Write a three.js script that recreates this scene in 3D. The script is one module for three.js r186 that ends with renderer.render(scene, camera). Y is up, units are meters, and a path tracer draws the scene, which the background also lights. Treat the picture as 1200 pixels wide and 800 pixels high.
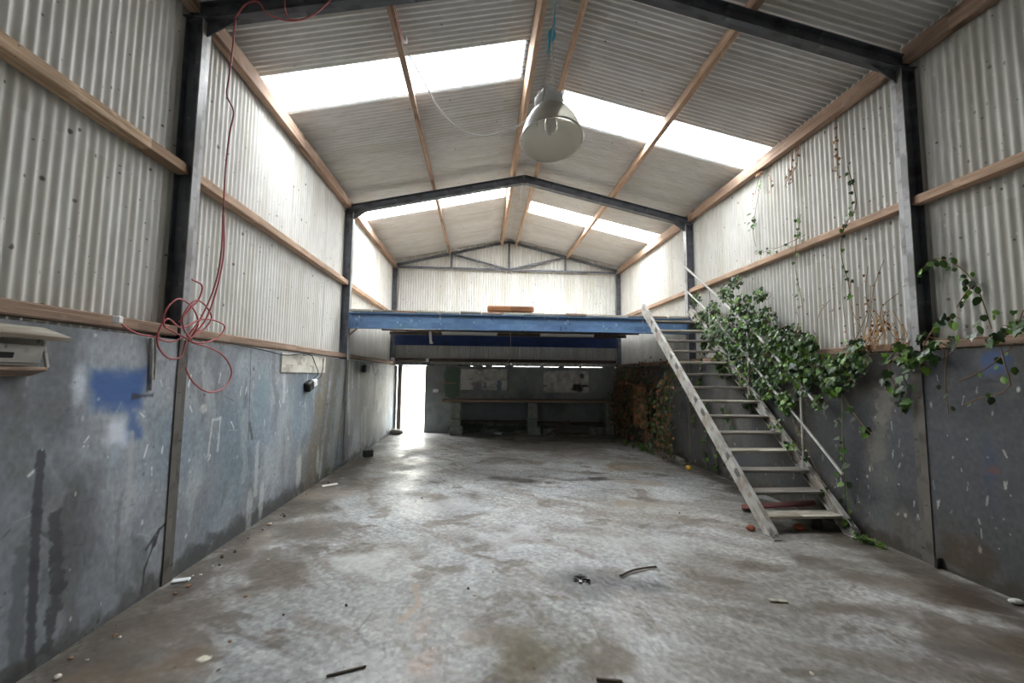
import * as THREE from 'three';
import { RectAreaLightUniformsLib } from 'three/addons/lights/RectAreaLightUniformsLib.js';
import { mergeGeometries } from 'three/addons/utils/BufferGeometryUtils.js';

// ---------------------------------------------------------------- camera, sky, exposure
const scene = new THREE.Scene();
const renderer = new THREE.WebGLRenderer({ antialias: true });
renderer.toneMapping = THREE.LinearToneMapping;
renderer.toneMappingExposure = 1.18;
renderer.shadowMap.enabled = true;

const camera = new THREE.PerspectiveCamera(2 * Math.atan(400 / 491.3) * 180 / Math.PI, 1.5, 0.05, 200);
camera.position.set(0, 1.7, 0);
{
  const yaw = 0.0762, pitch = 0.081, roll = 0.0102;
  const f = new THREE.Vector3(Math.sin(yaw) * Math.cos(pitch), Math.sin(pitch), -Math.cos(yaw) * Math.cos(pitch));
  const r0 = new THREE.Vector3(Math.cos(yaw), 0, Math.sin(yaw)), u0 = r0.clone().cross(f);
  const r = r0.clone().multiplyScalar(Math.cos(roll)).addScaledVector(u0, Math.sin(roll));
  const u = u0.clone().multiplyScalar(Math.cos(roll)).addScaledVector(r0, -Math.sin(roll));
  camera.quaternion.setFromRotationMatrix(new THREE.Matrix4().makeBasis(r, u, f.clone().negate()));
}
scene.background = new THREE.Color().setRGB(0.95, 0.98, 1.0);     // flat overcast sky
scene.backgroundIntensity = 26;

// daylight through the four skylight strips: [slope, near edge z, brightness]; the glazed sheets themselves are built with the roof
RectAreaLightUniformsLib.init();
const SKYLIGHTS = [[1, -4.91, 11], [1, -8.8682, 18], [-1, -5.78, 11], [-1, -9.7382, 18]];
for (const [side, z, intensity] of SKYLIGHTS) {
  const slope = Math.atan(0.223), width = 0.66, length = 3.1, l = new THREE.RectAreaLight(new THREE.Color().setRGB(0.95, 0.98, 1.0), intensity, length, width);
  const x = 0.8465 - side * 1.86;                                      // the middle of the strip, just under the glazing
  l.name = 'skylight_daylight'; l.position.set(x, 5.2 + 0.223 * (x * side - (side > 0 ? -2.488 : -4.181)) - 0.03, z - width / 2);
  l.quaternion.setFromEuler(new THREE.Euler(0, 0, side * slope)).multiply(new THREE.Quaternion().setFromEuler(new THREE.Euler(-Math.PI / 2, 0, 0)));
  scene.add(l);
}

// ---------------------------------------------------------------- small tools
let seedValue = 7;
const rnd = () => { seedValue = (seedValue + 0x6d2b79f5) | 0; let t = Math.imul(seedValue ^ (seedValue >>> 15), 1 | seedValue); t = (t + Math.imul(t ^ (t >>> 7), 61 | t)) ^ t; return ((t ^ (t >>> 14)) >>> 0) / 4294967296; };
const rr = (a, b) => a + (b - a) * rnd();
const V = (x, y, z) => new THREE.Vector3(x, y, z);
const taken = {};
function numbered(name) { const n = taken[name] = (taken[name] ?? -1) + 1; return n ? name + '_' + String(n).padStart(3, '0') : name; }
function tag(o, label, category, group, kind) {
  o.userData = {};
  if (label) o.userData.label = label;
  if (category) o.userData.category = category;
  if (group) o.userData.group = group;
  if (kind) o.userData.kind = kind;
  return o;
}
function thing(name, label, category, pos = [0, 0, 0], group) {
  const o = new THREE.Group(); o.name = numbered(name); o.position.set(...pos); scene.add(o);
  return tag(o, label, category, group);
}
function structure(name, label, category) { const o = new THREE.Group(); o.name = name; scene.add(o); return tag(o, label, category, null, 'structure'); }
function part(parent, name, geometry, material, pos, rot) {
  const m = new THREE.Mesh(geometry, material); m.name = name; m.castShadow = m.receiveShadow = true;
  if (pos) m.position.set(...pos);
  if (rot) m.rotation.set(...rot);
  parent.add(m); return m;
}
function single(name, geometry, material, label, category, pos, group, rot) {
  const m = part(scene, numbered(name), geometry, material, pos, rot); return tag(m, label, category, group);
}
const smooth = (a, b, x) => { const t = Math.min(1, Math.max(0, (x - a) / (b - a))); return t * t * (3 - 2 * t); };
function hash(x, y, s) { let h = Math.imul(x, 374761393) ^ Math.imul(y, 668265263) ^ Math.imul(s, 1442695041); h = Math.imul(h ^ (h >>> 13), 1274126177); return ((h ^ (h >>> 16)) >>> 0) / 4294967296; }
function vnoise(x, y, s) {
  const xi = Math.floor(x), yi = Math.floor(y), fx = x - xi, fy = y - yi, u = fx * fx * (3 - 2 * fx), v = fy * fy * (3 - 2 * fy);
  const a = hash(xi, yi, s), b = hash(xi + 1, yi, s), c = hash(xi, yi + 1, s), d = hash(xi + 1, yi + 1, s);
  return a + (b - a) * u + (c - a) * v + (a - b - c + d) * u * v;
}
function fbm(x, y, s, o = 4) { let t = 0, a = 0.5, n = 0; for (let i = 0; i < o; i++) { t += a * vnoise(x, y, s + i * 17); n += a; x = x * 2.03 + 11.3; y = y * 2.03 + 5.7; a *= 0.5; } return t / n; }

// A painted surface: x, y are metres on the real surface.
class Paint {
  constructor(w, h, x0, x1, y0, y1, base) {
    Object.assign(this, { w, h, x0, y0, sx: (x1 - x0) / w, sy: (y1 - y0) / h });
    this.d = new Float32Array(w * h * 3);
    for (let i = 0; i < w * h; i++) { this.d[i * 3] = base[0]; this.d[i * 3 + 1] = base[1]; this.d[i * 3 + 2] = base[2]; }
  }
  each(f, bx0 = -1e9, bx1 = 1e9, by0 = -1e9, by1 = 1e9) {
    const i0 = Math.max(0, Math.floor((bx0 - this.x0) / this.sx)), i1 = Math.min(this.w - 1, Math.ceil((bx1 - this.x0) / this.sx));
    const j0 = Math.max(0, Math.floor((by0 - this.y0) / this.sy)), j1 = Math.min(this.h - 1, Math.ceil((by1 - this.y0) / this.sy));
    for (let j = j0; j <= j1; j++) for (let i = i0; i <= i1; i++) f(this.x0 + (i + 0.5) * this.sx, this.y0 + (j + 0.5) * this.sy, (j * this.w + i) * 3);
    return this;
  }
  mix(k, c, a) { const d = this.d; d[k] += (c[0] - d[k]) * a; d[k + 1] += (c[1] - d[k + 1]) * a; d[k + 2] += (c[2] - d[k + 2]) * a; }
  grain(fx, fy, amount, s, o = 4) { return this.each((x, y, k) => { const n = 1 + amount * (fbm(x * fx, y * fy, s, o) - 0.5) * 2; this.d[k] *= n; this.d[k + 1] *= n; this.d[k + 2] *= n; }); }
  patches(fx, fy, c, lo, hi, alpha, s, o = 5) { return this.each((x, y, k) => { const a = alpha * smooth(lo, hi, fbm(x * fx, y * fy, s, o)); if (a > 0.003) this.mix(k, c, a); }); }
  blot(cx, cy, rx, ry, c, alpha, { soft = 0.5, warp = 0.45, f = 6, turn = 0, s = 3 } = {}) {
    const R = Math.max(rx, ry) * 1.7, ct = Math.cos(turn), st = Math.sin(turn);
    return this.each((x, y, k) => {
      const dx = x - cx, dy = y - cy, u = (dx * ct + dy * st) / rx, v = (-dx * st + dy * ct) / ry;
      const q = Math.hypot(u, v) + warp * (fbm(x * f, y * f, s, 6) - 0.5) * 2, a = Math.min(1, alpha * (1 - smooth(1 - soft, 1, q)) * (0.55 + 0.9 * fbm(x * f * 6, y * f * 6, s + 5, 3)));
      if (a > 0.003) this.mix(k, c, a);
    }, cx - R, cx + R, cy - R, cy + R);
  }
  rect(xa, xb, ya, yb, c, alpha, { soft = 0.04, warp = 0.05, f = 8, s = 5 } = {}) {
    return this.each((x, y, k) => {
      const n = warp * (fbm(x * f, y * f, s, 4) - 0.5) * 2, q = Math.min(x - xa, xb - x, y - ya, yb - y) + n, a = alpha * smooth(0, soft, q);
      if (a > 0.003) this.mix(k, c, a);
    }, xa - 0.15, xb + 0.15, ya - 0.15, yb + 0.15);
  }
  line(pts, width, c, alpha, { s = 9, warp = 0.5 } = {}) {
    for (let i = 0; i + 1 < pts.length; i++) {
      const [ax, ay] = pts[i], [bx, by] = pts[i + 1], L2 = (bx - ax) ** 2 + (by - ay) ** 2, m = width * 2;
      this.each((x, y, k) => {
        const t = Math.max(0, Math.min(1, ((x - ax) * (bx - ax) + (y - ay) * (by - ay)) / L2)), q = Math.hypot(x - ax - t * (bx - ax), y - ay - t * (by - ay));
        const a = alpha * (1 - smooth(0.5, 1, q / width + warp * (fbm(x * 25, y * 25, s, 3) - 0.5) * 2)); if (a > 0.003) this.mix(k, c, a);
      }, Math.min(ax, bx) - m, Math.max(ax, bx) + m, Math.min(ay, by) - m, Math.max(ay, by) + m);
    }
    return this;
  }
  specks(n, r0, r1, c, alpha, tall = 1) {
    const X = this.sx * this.w, Y = this.sy * this.h;
    for (let i = 0; i < n; i++) { const r = r0 + (r1 - r0) * rnd() ** 3; this.blot(this.x0 + rnd() * X, this.y0 + rnd() * Y, r, r * rr(1, tall), c, alpha * rr(0.5, 1), { soft: 0.6, warp: 0.35, f: 60, s: i % 7 }); }
    return this;
  }
  texture() {
    const a = new Uint8Array(this.w * this.h * 4);
    for (let i = 0; i < this.w * this.h; i++) { for (let c = 0; c < 3; c++) a[i * 4 + c] = Math.max(0, Math.min(255, this.d[i * 3 + c])); a[i * 4 + 3] = 255; }
    const t = new THREE.DataTexture(a, this.w, this.h); t.colorSpace = THREE.SRGBColorSpace; t.magFilter = THREE.LinearFilter; t.minFilter = THREE.LinearMipmapLinearFilter; t.generateMipmaps = true;
    t.wrapS = t.wrapT = THREE.RepeatWrapping; t.needsUpdate = true; return t;
  }
}
function grey(w, h, f) {                                             // a grey map (roughness, bump) from f(u, v) in 0..1
  const a = new Uint8Array(w * h * 4);
  for (let j = 0; j < h; j++) for (let i = 0; i < w; i++) { const v = Math.max(0, Math.min(255, 255 * f((i + 0.5) / w, (j + 0.5) / h))), k = (j * w + i) * 4; a[k] = a[k + 1] = a[k + 2] = v; a[k + 3] = 255; }
  const t = new THREE.DataTexture(a, w, h); t.magFilter = THREE.LinearFilter; t.minFilter = THREE.LinearMipmapLinearFilter; t.generateMipmaps = true; t.wrapS = t.wrapT = THREE.RepeatWrapping; t.needsUpdate = true; return t;
}
const std = (o) => new THREE.MeshStandardMaterial({ roughness: 0.8, metalness: 0, ...o });

// Box with chamfered edges; uv in metres, u along the longest side.
function chamferBox(w, h, d, c = 0.004) {
  c = Math.min(c, w * 0.45, h * 0.45, d * 0.45);
  const H = [w / 2, h / 2, d / 2], P = [], N = [], U = [], long = w >= h && w >= d ? 0 : h >= d ? 1 : 2;
  const point = (s, axis) => H.map((e, i) => s[i] * (i === axis ? e : e - c));
  const push = (pts) => {
    const a = V(...pts[0]), n = V(...pts[1]).sub(a).cross(V(...pts[2]).sub(a)).normalize();
    const mid = pts.reduce((q, p) => q.add(V(...p)), V(0, 0, 0));
    if (n.dot(mid) < 0) { pts.reverse(); n.negate(); }
    const nn = [Math.abs(n.x), Math.abs(n.y), Math.abs(n.z)], face = nn.indexOf(Math.max(...nn));
    for (let i = 1; i + 1 < pts.length; i++) for (const p of [pts[0], pts[i], pts[i + 1]]) {
      P.push(...p); N.push(n.x, n.y, n.z);
      if (face === long) U.push(p[(long + 1) % 3], p[(long + 2) % 3]); else U.push(p[long], p[3 - long - face] + H[face] * 1.7);
    }
  };
  for (let a = 0; a < 3; a++) for (const s of [-1, 1]) {
    const b = (a + 1) % 3, e = (a + 2) % 3, q = [];
    for (const [i, j] of [[-1, -1], [1, -1], [1, 1], [-1, 1]]) { const v = [0, 0, 0]; v[a] = s; v[b] = i; v[e] = j; q.push(point(v, a)); }
    push(q);
    for (const t of [-1, 1]) { const q2 = []; const v1 = [0, 0, 0], v2 = [0, 0, 0]; v1[a] = v2[a] = s; v1[b] = v2[b] = t; v1[e] = -1; v2[e] = 1; q2.push(point(v1, a), point(v2, a), point(v2, b), point(v1, b)); push(q2); }
  }
  for (const x of [-1, 1]) for (const y of [-1, 1]) for (const z of [-1, 1]) push([point([x, y, z], 0), point([x, y, z], 1), point([x, y, z], 2)]);
  const g = new THREE.BufferGeometry();
  g.setAttribute('position', new THREE.Float32BufferAttribute(P, 3)); g.setAttribute('normal', new THREE.Float32BufferAttribute(N, 3)); g.setAttribute('uv', new THREE.Float32BufferAttribute(U, 2));
  return g;
}
const cached = new Map();
const box = (w, h, d, c) => { const k = [w, h, d, c].join(); if (!cached.has(k)) cached.set(k, chamferBox(w, h, d, c)); return cached.get(k); };
function along(geometry, a, b) {                                     // turns a geometry that runs along z so that it runs from a to b
  const d = b.clone().sub(a), z = d.clone().normalize(), up = Math.abs(z.y) > 0.99 ? V(1, 0, 0) : V(0, 1, 0), x = up.clone().cross(z).normalize(), y = z.clone().cross(x);
  return geometry.applyMatrix4(new THREE.Matrix4().makeBasis(x, y, z).setPosition(a.clone().add(b).multiplyScalar(0.5)));
}
const bar = (a, b, w, h, c = 0.004) => along(chamferBox(w, h, a.distanceTo(b), c), a, b);
function extruded(outline, length) {                                 // outline in x, y; runs along z, centred
  const s = new THREE.Shape(outline.map(([x, y]) => new THREE.Vector2(x, y)));
  const g = new THREE.ExtrudeGeometry(s, { depth: length, bevelEnabled: false }); g.translate(0, 0, -length / 2); return g;
}
const iSection = (w, h, tf = 0.01, tw = 0.008) => [[-w / 2, -h / 2], [w / 2, -h / 2], [w / 2, -h / 2 + tf], [tw / 2, -h / 2 + tf], [tw / 2, h / 2 - tf], [w / 2, h / 2 - tf], [w / 2, h / 2], [-w / 2, h / 2], [-w / 2, h / 2 - tf], [-tw / 2, h / 2 - tf], [-tw / 2, -h / 2 + tf], [-w / 2, -h / 2 + tf]];
const tube = (pts, r, seg, sides = 6) => new THREE.TubeGeometry(new THREE.CatmullRomCurve3(pts.map((p) => V(...p)), false, 'centripetal'), seg ?? pts.length * 6, r, sides, false);
const lathe = (pts, n = 40) => new THREE.LatheGeometry(pts.map(([x, y]) => new THREE.Vector2(x, y)), n);

// ---------------------------------------------------------------- the building's measures
const XL = -2.488, XR = 4.181, XM = (XL + XR) / 2, ZF = 1.15, ZB = -12.7;      // inner faces of the side posts, front and back
const F1 = -3.678, F2 = -8.109, F3 = -12.567, FW = 0.11;                        // near edge of the posts of each frame, their width
const SL = 0.223, ANG = Math.atan(SL), EAVE = 5.2, WALL = 1.97;
const rise = (x) => SL * (Math.min(x, 2 * XM - x) - XL);

// ---------------------------------------------------------------- materials
const woodTexture = (base, s) => new Paint(512, 256, 0, 2, 0, 0.5, base).grain(1.2, 40, 0.22, s, 4).grain(4, 160, 0.14, s + 3, 3).patches(0.9, 5, [base[0] * 0.62, base[1] * 0.56, base[2] * 0.5], 0.5, 0.72, 0.6, s + 5).patches(7, 9, [base[0] * 1.15, base[1] * 1.17, base[2] * 1.2], 0.58, 0.75, 0.5, s + 9).specks(10, 0.006, 0.014, [70, 45, 28], 0.8, 0.8).texture();
const scaleMap = (t, x, y) => { t.repeat.set(x, y); return t; };
const woodBump = grey(256, 256, (u, v) => fbm(u * 4, v * 60, 31, 4));
scaleMap(woodBump, 0.5, 2);
const wood = (base, s, roughness = 0.8) => std({ map: scaleMap(woodTexture(base, s), 0.5, 2), bumpMap: woodBump, bumpScale: 0.003, roughness });
const timber = wood([190, 162, 132], 11), timberWarm = wood([168, 140, 117], 21), timberOld = wood([146, 122, 104], 41, 0.9), timberGrey = wood([128, 122, 114], 51, 0.9), timberDark = wood([86, 74, 64], 61, 0.9), timberPale = wood([172, 166, 152], 71);

const steelTexture = (base, s, chips) => { const p = new Paint(256, 256, 0, 1, 0, 1, base).grain(6, 6, 0.18, s, 4).patches(5, 5, [base[0] * 0.6, base[1] * 0.58, base[2] * 0.56], 0.55, 0.72, 0.6, s + 4); if (chips) p.specks(60, 0.003, 0.02, chips, 0.8, 2.5); return p.texture(); };
const darkSteel = std({ map: steelTexture([84, 87, 94], 5, [124, 122, 118]), roughness: 0.42, metalness: 0 });
const paleSteel = std({ map: steelTexture([158, 158, 158], 6, [96, 92, 88]), roughness: 0.45 }), grimySteel = std({ map: steelTexture([98, 94, 88], 7, [62, 58, 54]), roughness: 0.7 });
const blueSteel = std({ map: (() => { const p = new Paint(1024, 256, 0, 4, 0, 1, [92, 122, 158]).grain(1.5, 3, 0.12, 3, 4).grain(14, 14, 0.08, 8, 3).patches(2.5, 4, [74, 102, 138], 0.5, 0.7, 0.7, 15).patches(1.4, 5, [92, 128, 140], 0.62, 0.75, 0.5, 25); p.specks(130, 0.006, 0.03, [196, 204, 206], 0.75, 2.2); p.specks(40, 0.01, 0.05, [52, 66, 88], 0.7, 3); return scaleMap(p.texture(), 0.25, 1); })(), roughness: 0.5 });
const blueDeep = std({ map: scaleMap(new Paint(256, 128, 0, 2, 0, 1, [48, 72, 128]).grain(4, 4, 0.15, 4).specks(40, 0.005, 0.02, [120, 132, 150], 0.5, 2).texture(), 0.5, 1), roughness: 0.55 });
const galvanised = std({ map: steelTexture([176, 174, 168], 12, [92, 78, 66]), roughness: 0.5, metalness: 0.15 });
const stairSteel = std({ map: (() => { const p = new Paint(512, 128, 0, 4, 0, 1, [170, 168, 162]).grain(5, 8, 0.16, 33, 4).patches(3, 6, [128, 112, 98], 0.56, 0.7, 0.6, 37).patches(2.2, 4, [66, 62, 58], 0.66, 0.72, 0.75, 39); p.specks(40, 0.006, 0.03, [214, 214, 208], 0.7, 2); return scaleMap(p.texture(), 0.25, 1); })(), roughness: 0.6 });
const rust = std({ map: new Paint(256, 256, 0, 1, 0, 1, [108, 74, 56]).grain(8, 8, 0.3, 14, 5).patches(6, 6, [112, 60, 40], 0.5, 0.68, 0.8, 18).patches(5, 7, [138, 98, 72], 0.58, 0.74, 0.7, 29).texture(), roughness: 0.9 });
const rustBright = std({ map: new Paint(256, 256, 0, 1, 0, 1, [140, 96, 64]).grain(8, 8, 0.28, 19, 5).patches(6, 6, [128, 74, 50], 0.52, 0.68, 0.8, 23).texture(), roughness: 0.9 });
const whitePlastic = std({ color: 0xf4f4f6, roughness: 0.45 });
const blackRubber = std({ color: 0x232323, roughness: 0.6 });
const redCable = std({ color: 0xb25a5c, roughness: 0.45 });
const whiteCable = std({ color: 0xcfcfca, roughness: 0.5 });
const blueRope = std({ color: 0x5cb4cf, roughness: 0.9 });
const rope = std({ color: 0xb9b4aa, roughness: 0.9 });

// corrugated iron: a few variants of dirt on each
const sheetTexture = (base, s, dark, pale) => {
  const p = new Paint(192, 768, 0, 0.66, 0, 3.2, base).grain(2, 1.2, 0.05, s, 4).grain(30, 6, 0.06, s + 2, 3).patches(5, 0.7, [base[0] * 0.92, base[1] * 0.91, base[2] * 0.88], 0.52, 0.72, 0.6, s + 4);
  p.specks(dark, 0.004, 0.016, [78, 70, 60], 0.85, 1.8); p.specks(pale, 0.004, 0.014, [232, 232, 226], 0.7, 2.6); return p.texture();
};
const sheetMats = [0, 1, 2].map((i) => std({ map: scaleMap(sheetTexture([214, 213, 208], 100 + i * 13, 60, 10), 1 / 0.66, 1 / 3.2), roughness: 0.55, metalness: 0 }));
const sheetMatsDirtyDim = [0, 1, 2].map((i) => std({ map: scaleMap(sheetTexture([188, 187, 180], 160 + i * 13, 95, 40), 1 / 0.66, 1 / 3.2), roughness: 0.55, metalness: 0 }));  // stair-side wall: real grime specks, base tone also darkened for its dimmer light
const roofMats = [0, 1].map((i) => std({ map: scaleMap(sheetTexture([204, 204, 202], 200 + i * 13, 8, 3), 1 / 0.66, 1 / 3.2), roughness: 0.5, metalness: 0 }));
const glazing = (v) => new THREE.MeshPhysicalMaterial({ color: new THREE.Color().setRGB(v, v * 1.01, v * 1.02), transmission: 1, thickness: 0, roughness: 0.45, ior: 1.5 });
const skylightDim = glazing(0.6), skylightBright = glazing(0.95);        // one glazing in two tints, so more daylight falls above the mezzanine

// one corrugated sheet: waves across u (0..width), runs along v from v0 to v1(u); point(u, v, depth) places it
const PITCH = 0.0733, AMP = 0.0095;
function corrugated(width, v0, v1, place, perWave = 10, thick = 0.0015) {
  const n = Math.max(2, Math.round(width / PITCH * perWave)), P = [], N = [], U = [], I = [];
  for (const side of [1, -1]) {
    const start = P.length / 3;
    for (let i = 0; i <= n; i++) {
      const u = width * i / n, a = u / PITCH * Math.PI * 2, w = AMP * Math.cos(a) + side * thick, slope = -AMP * Math.sin(a) * Math.PI * 2 / PITCH;
      for (const v of [typeof v0 === 'function' ? v0(u) : v0, typeof v1 === 'function' ? v1(u) : v1]) {
        const p = place(u, v, w), q = place(u - slope * 0.1, v, w + 0.1); const nn = V(...q).sub(V(...p)).normalize().multiplyScalar(side);
        P.push(...p); N.push(nn.x, nn.y, nn.z); U.push(u, v);
      }
    }
    for (let i = 0; i < n; i++) { const k = start + i * 2; I.push(k, k + 1, k + 2, k + 2, k + 1, k + 3); }
  }
  // turn each triangle so that it agrees with its normals
  for (let i = 0; i < I.length; i += 3) {
    const [a, b, c] = [I[i], I[i + 1], I[i + 2]].map((k) => V(P[k * 3], P[k * 3 + 1], P[k * 3 + 2])), k = I[i];
    if (b.sub(a).cross(c.sub(a)).dot(V(N[k * 3], N[k * 3 + 1], N[k * 3 + 2])) < 0) { const t = I[i + 1]; I[i + 1] = I[i + 2]; I[i + 2] = t; }
  }
  const g = new THREE.BufferGeometry();
  g.setAttribute('position', new THREE.Float32BufferAttribute(P, 3)); g.setAttribute('normal', new THREE.Float32BufferAttribute(N, 3)); g.setAttribute('uv', new THREE.Float32BufferAttribute(U, 2)); g.setIndex(I);
  return g;
}

// ---------------------------------------------------------------- floor
{
  const x0 = -2.8, x1 = 4.5, z0 = -13, z1 = 1.4;
  const p = new Paint(2048, 2048, x0, x1, z0, z1, [138, 139, 138]);
  p.each((x, z, k) => {
    const wx = x + 0.7 * (fbm(x * 0.9, z * 0.9, 301, 4) - 0.5), wz = z + 0.7 * (fbm(x * 0.9 + 7, z * 0.9, 302, 4) - 0.5);
    const c = x > 0.8 ? 0.86 : 0.66, sn = x > 0.8 ? 0.5 : 0.75, al = wx * c + wz * sn, ac = -wx * sn + wz * c;                   // sweepings run slantwise
    const dirt = smooth(0.46, 0.66, fbm(wx * 0.55, wz * 0.75, 330, 7)), worn = smooth(0.5, 0.68, fbm(wx * 1.1 + 3, wz * 1.7, 350, 7)), streak = fbm(al * 1.3, ac * 9, 345, 5), grit = fbm(x * 34, z * 34, 320, 3);
    p.mix(k, [120, 115, 108], 0.7 * dirt); p.mix(k, [160, 162, 163], 0.5 * worn);
    p.mix(k, [104, 95, 86], 0.5 * smooth(0.56, 0.72, streak)); p.mix(k, [172, 171, 168], 0.4 * smooth(0.56, 0.74, 1 - streak));
    p.mix(k, [84, 74, 64], 0.6 * smooth(0.62, 0.72, fbm(wx * 4, wz * 5, 361, 6)));
    const m = 0.74 + 0.52 * grit; p.d[k] *= m; p.d[k + 1] *= m; p.d[k + 2] *= m;
  });
  const brown = [92, 82, 72], dark = [72, 68, 64], pale = [176, 177, 175], ochre = [150, 118, 98];
  // dirt strewn along the foot of both walls
  for (let z = -12.4; z < 1.2; z += 0.28) {
    p.blot(-2.4 + rr(-0.1, 0.15), z, rr(0.16, 0.42), rr(0.2, 0.4), [72, 65, 57], rr(0.5, 0.85), { s: Math.round(-z * 10) });
    if (z > -9) p.blot(4.05 + rr(-0.2, 0.1), z, rr(0.14, 0.4), rr(0.2, 0.4), [70, 64, 56], rr(0.45, 0.8), { s: Math.round(-z * 10) + 50 });
  }
  for (let i = 0; i < 34; i++) { const z = rr(-7.5, -1.8), w = z > -5 ? 1 : 0.6; p.blot(-2.45 + rr(0.1, 0.95) * w, z, rr(0.15, 0.4), rr(0.25, 0.6), rnd() < 0.6 ? [80, 74, 67] : [114, 106, 95], rr(0.4, 0.8), { turn: -0.5, s: i, soft: 0.8, warp: 0.9, f: 4 }); }
  for (let i = 0; i < 22; i++) { const z = rr(-4.2, -1.6); p.blot(4.1 - rr(0.1, 1.1), z, rr(0.2, 0.5), rr(0.08, 0.2), rnd() < 0.7 ? [82, 75, 67] : [110, 102, 92], rr(0.35, 0.7), { turn: 0.5, s: i + 40, soft: 0.8, warp: 0.9, f: 4 }); }
  for (const [x, z, rx, rz, c, a, t] of [
    [0.65, -6.95, 0.62, 0.34, dark, 0.75, 0.1], [1.85, -7.0, 0.36, 0.18, dark, 0.8, -0.1], [1.1, -3.55, 0.44, 0.28, [66, 64, 64], 0.85, 0.2], [0.85, -3.62, 0.12, 0.1, [38, 36, 36], 0.8, 0],
    [-0.95, -4.02, 0.52, 0.3, pale, 0.75, 0.2], [-1.85, -3.9, 0.34, 0.62, brown, 0.85, -0.5], [-2.0, -3.1, 0.3, 0.5, brown, 0.75, -0.5], [-1.75, -4.9, 0.3, 0.6, brown, 0.7, -0.4], [-1.65, -6.5, 0.35, 0.9, brown, 0.6, -0.2], [-1.9, -2.6, 0.4, 0.35, [104, 88, 70], 0.8, -0.5],
    [-0.36, -3.05, 0.16, 0.34, ochre, 0.55, 0.2], [-0.3, -2.62, 0.16, 0.2, ochre, 0.5, 0], [-0.2, -3.86, 0.22, 0.1, brown, 0.75, 0], [-0.4, -3.6, 0.12, 0.3, brown, 0.5, 0.5], [0.5, -2.72, 0.5, 0.22, [92, 82, 60], 0.75, -0.3], [0.15, -2.9, 0.35, 0.16, [104, 92, 74], 0.6, -0.3], [0.75, -2.6, 0.3, 0.16, [90, 76, 58], 0.6, -0.4],
    [2.05, -3.45, 0.26, 0.1, brown, 0.6, 0.3], [2.75, -3.05, 0.42, 0.12, brown, 0.7, 0.35], [3.25, -2.75, 0.4, 0.3, brown, 0.75, 0.5], [3.5, -2.3, 0.5, 0.4, [84, 72, 58], 0.8, 0.5], [2.4, -2.5, 0.5, 0.16, brown, 0.45, 0.4], [3.3, -3.5, 0.5, 0.16, brown, 0.5, 0.3], [3.8, -3.1, 0.3, 0.4, [72, 60, 48], 0.8, 0.2],
    [0.2, -4.6, 0.5, 0.45, [178, 179, 180], 0.6, 0], [-0.2, -5.6, 0.7, 0.5, [174, 175, 175], 0.5, 0.2], [1.6, -4.4, 0.7, 0.4, pale, 0.5, 0.2], [1.3, -5.3, 0.5, 0.2, brown, 0.4, 0.3], [2.2, -5.6, 0.7, 0.25, [112, 98, 80], 0.6, 0.2], [2.6, -6.8, 0.6, 0.3, [120, 104, 84], 0.6, 0.1], [2.8, -8.0, 0.6, 0.5, [122, 108, 88], 0.6, 0], [0.8, -8.4, 0.9, 0.3, [104, 94, 82], 0.5, 0], [-0.6, -7.6, 0.5, 0.2, brown, 0.55, 0.1], [-0.9, -6.2, 0.4, 0.14, brown, 0.5, 0.1], [0.2, -9.2, 0.6, 0.2, brown, 0.4, 0], [2.0, -9.6, 1.6, 0.6, [96, 88, 78], 0.6, 0], [2.4, -11.4, 2.0, 0.9, [66, 62, 56], 0.75, 0], [0.4, -11.9, 1.0, 0.4, [62, 78, 62], 0.7, 0]]) p.blot(x, z, rx, rz, c, a, { turn: t, s: Math.round(x * 31 - z * 17) & 63, soft: 0.8, warp: 0.9, f: 3.5 });  // broad dark blots below the mezzanine paint its shade into the floor
  p.line([[-0.74, -3.2], [-0.78, -3.0], [-0.66, -2.82], [-0.58, -2.86], [-0.54, -2.72]], 0.016, [84, 80, 78], 0.6, { warp: 1.1 }).line([[-0.5, -3.6], [-0.42, -3.3], [-0.52, -3.1]], 0.03, [150, 124, 104], 0.6).line([[1.2, -3.62], [1.4, -3.74], [1.6, -3.8]], 0.03, [90, 78, 68], 0.7);
  for (let i = 0; i < 26; i++) { const x = rr(-2.2, 3.9), z = rr(-8, -2.2), a = rr(-0.5, 0.5) + (x - 0.6) * 0.2, L = rr(0.2, 0.7); p.line([[x, z], [x + L * Math.cos(a), z + L * Math.sin(a)]], rr(0.01, 0.025), rnd() < 0.6 ? [98, 86, 74] : [170, 169, 165], 0.35, { s: i, warp: 1.2 }); }
  p.blot(-1.61, -2.78, 0.05, 0.04, [222, 220, 202], 0.95, { f: 30 });
  p.specks(700, 0.003, 0.016, [54, 46, 40], 0.9, 1.6); p.specks(260, 0.003, 0.011, [208, 200, 184], 0.9, 1.4); p.specks(60, 0.004, 0.01, [190, 120, 90], 0.8, 1.3);
  const rough = grey(1024, 1024, (u, v) => 0.36 + 0.42 * smooth(0.3, 0.72, fbm(u * 9, v * 16, 371, 6)) );
  const bump = grey(1024, 1024, (u, v) => 0.6 * fbm(u * 40, v * 80, 381, 5) + 0.4 * fbm(u * 200, v * 400, 391, 2));
  const g = new THREE.BoxGeometry(x1 - x0, 0.2, z1 - z0); g.translate((x0 + x1) / 2, -0.1, (z0 + z1) / 2);
  const pos = g.attributes.position, uv = g.attributes.uv;
  for (let i = 0; i < pos.count; i++) uv.setXY(i, (pos.getX(i) - x0) / (x1 - x0), (pos.getZ(i) - z0) / (z1 - z0));
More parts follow.
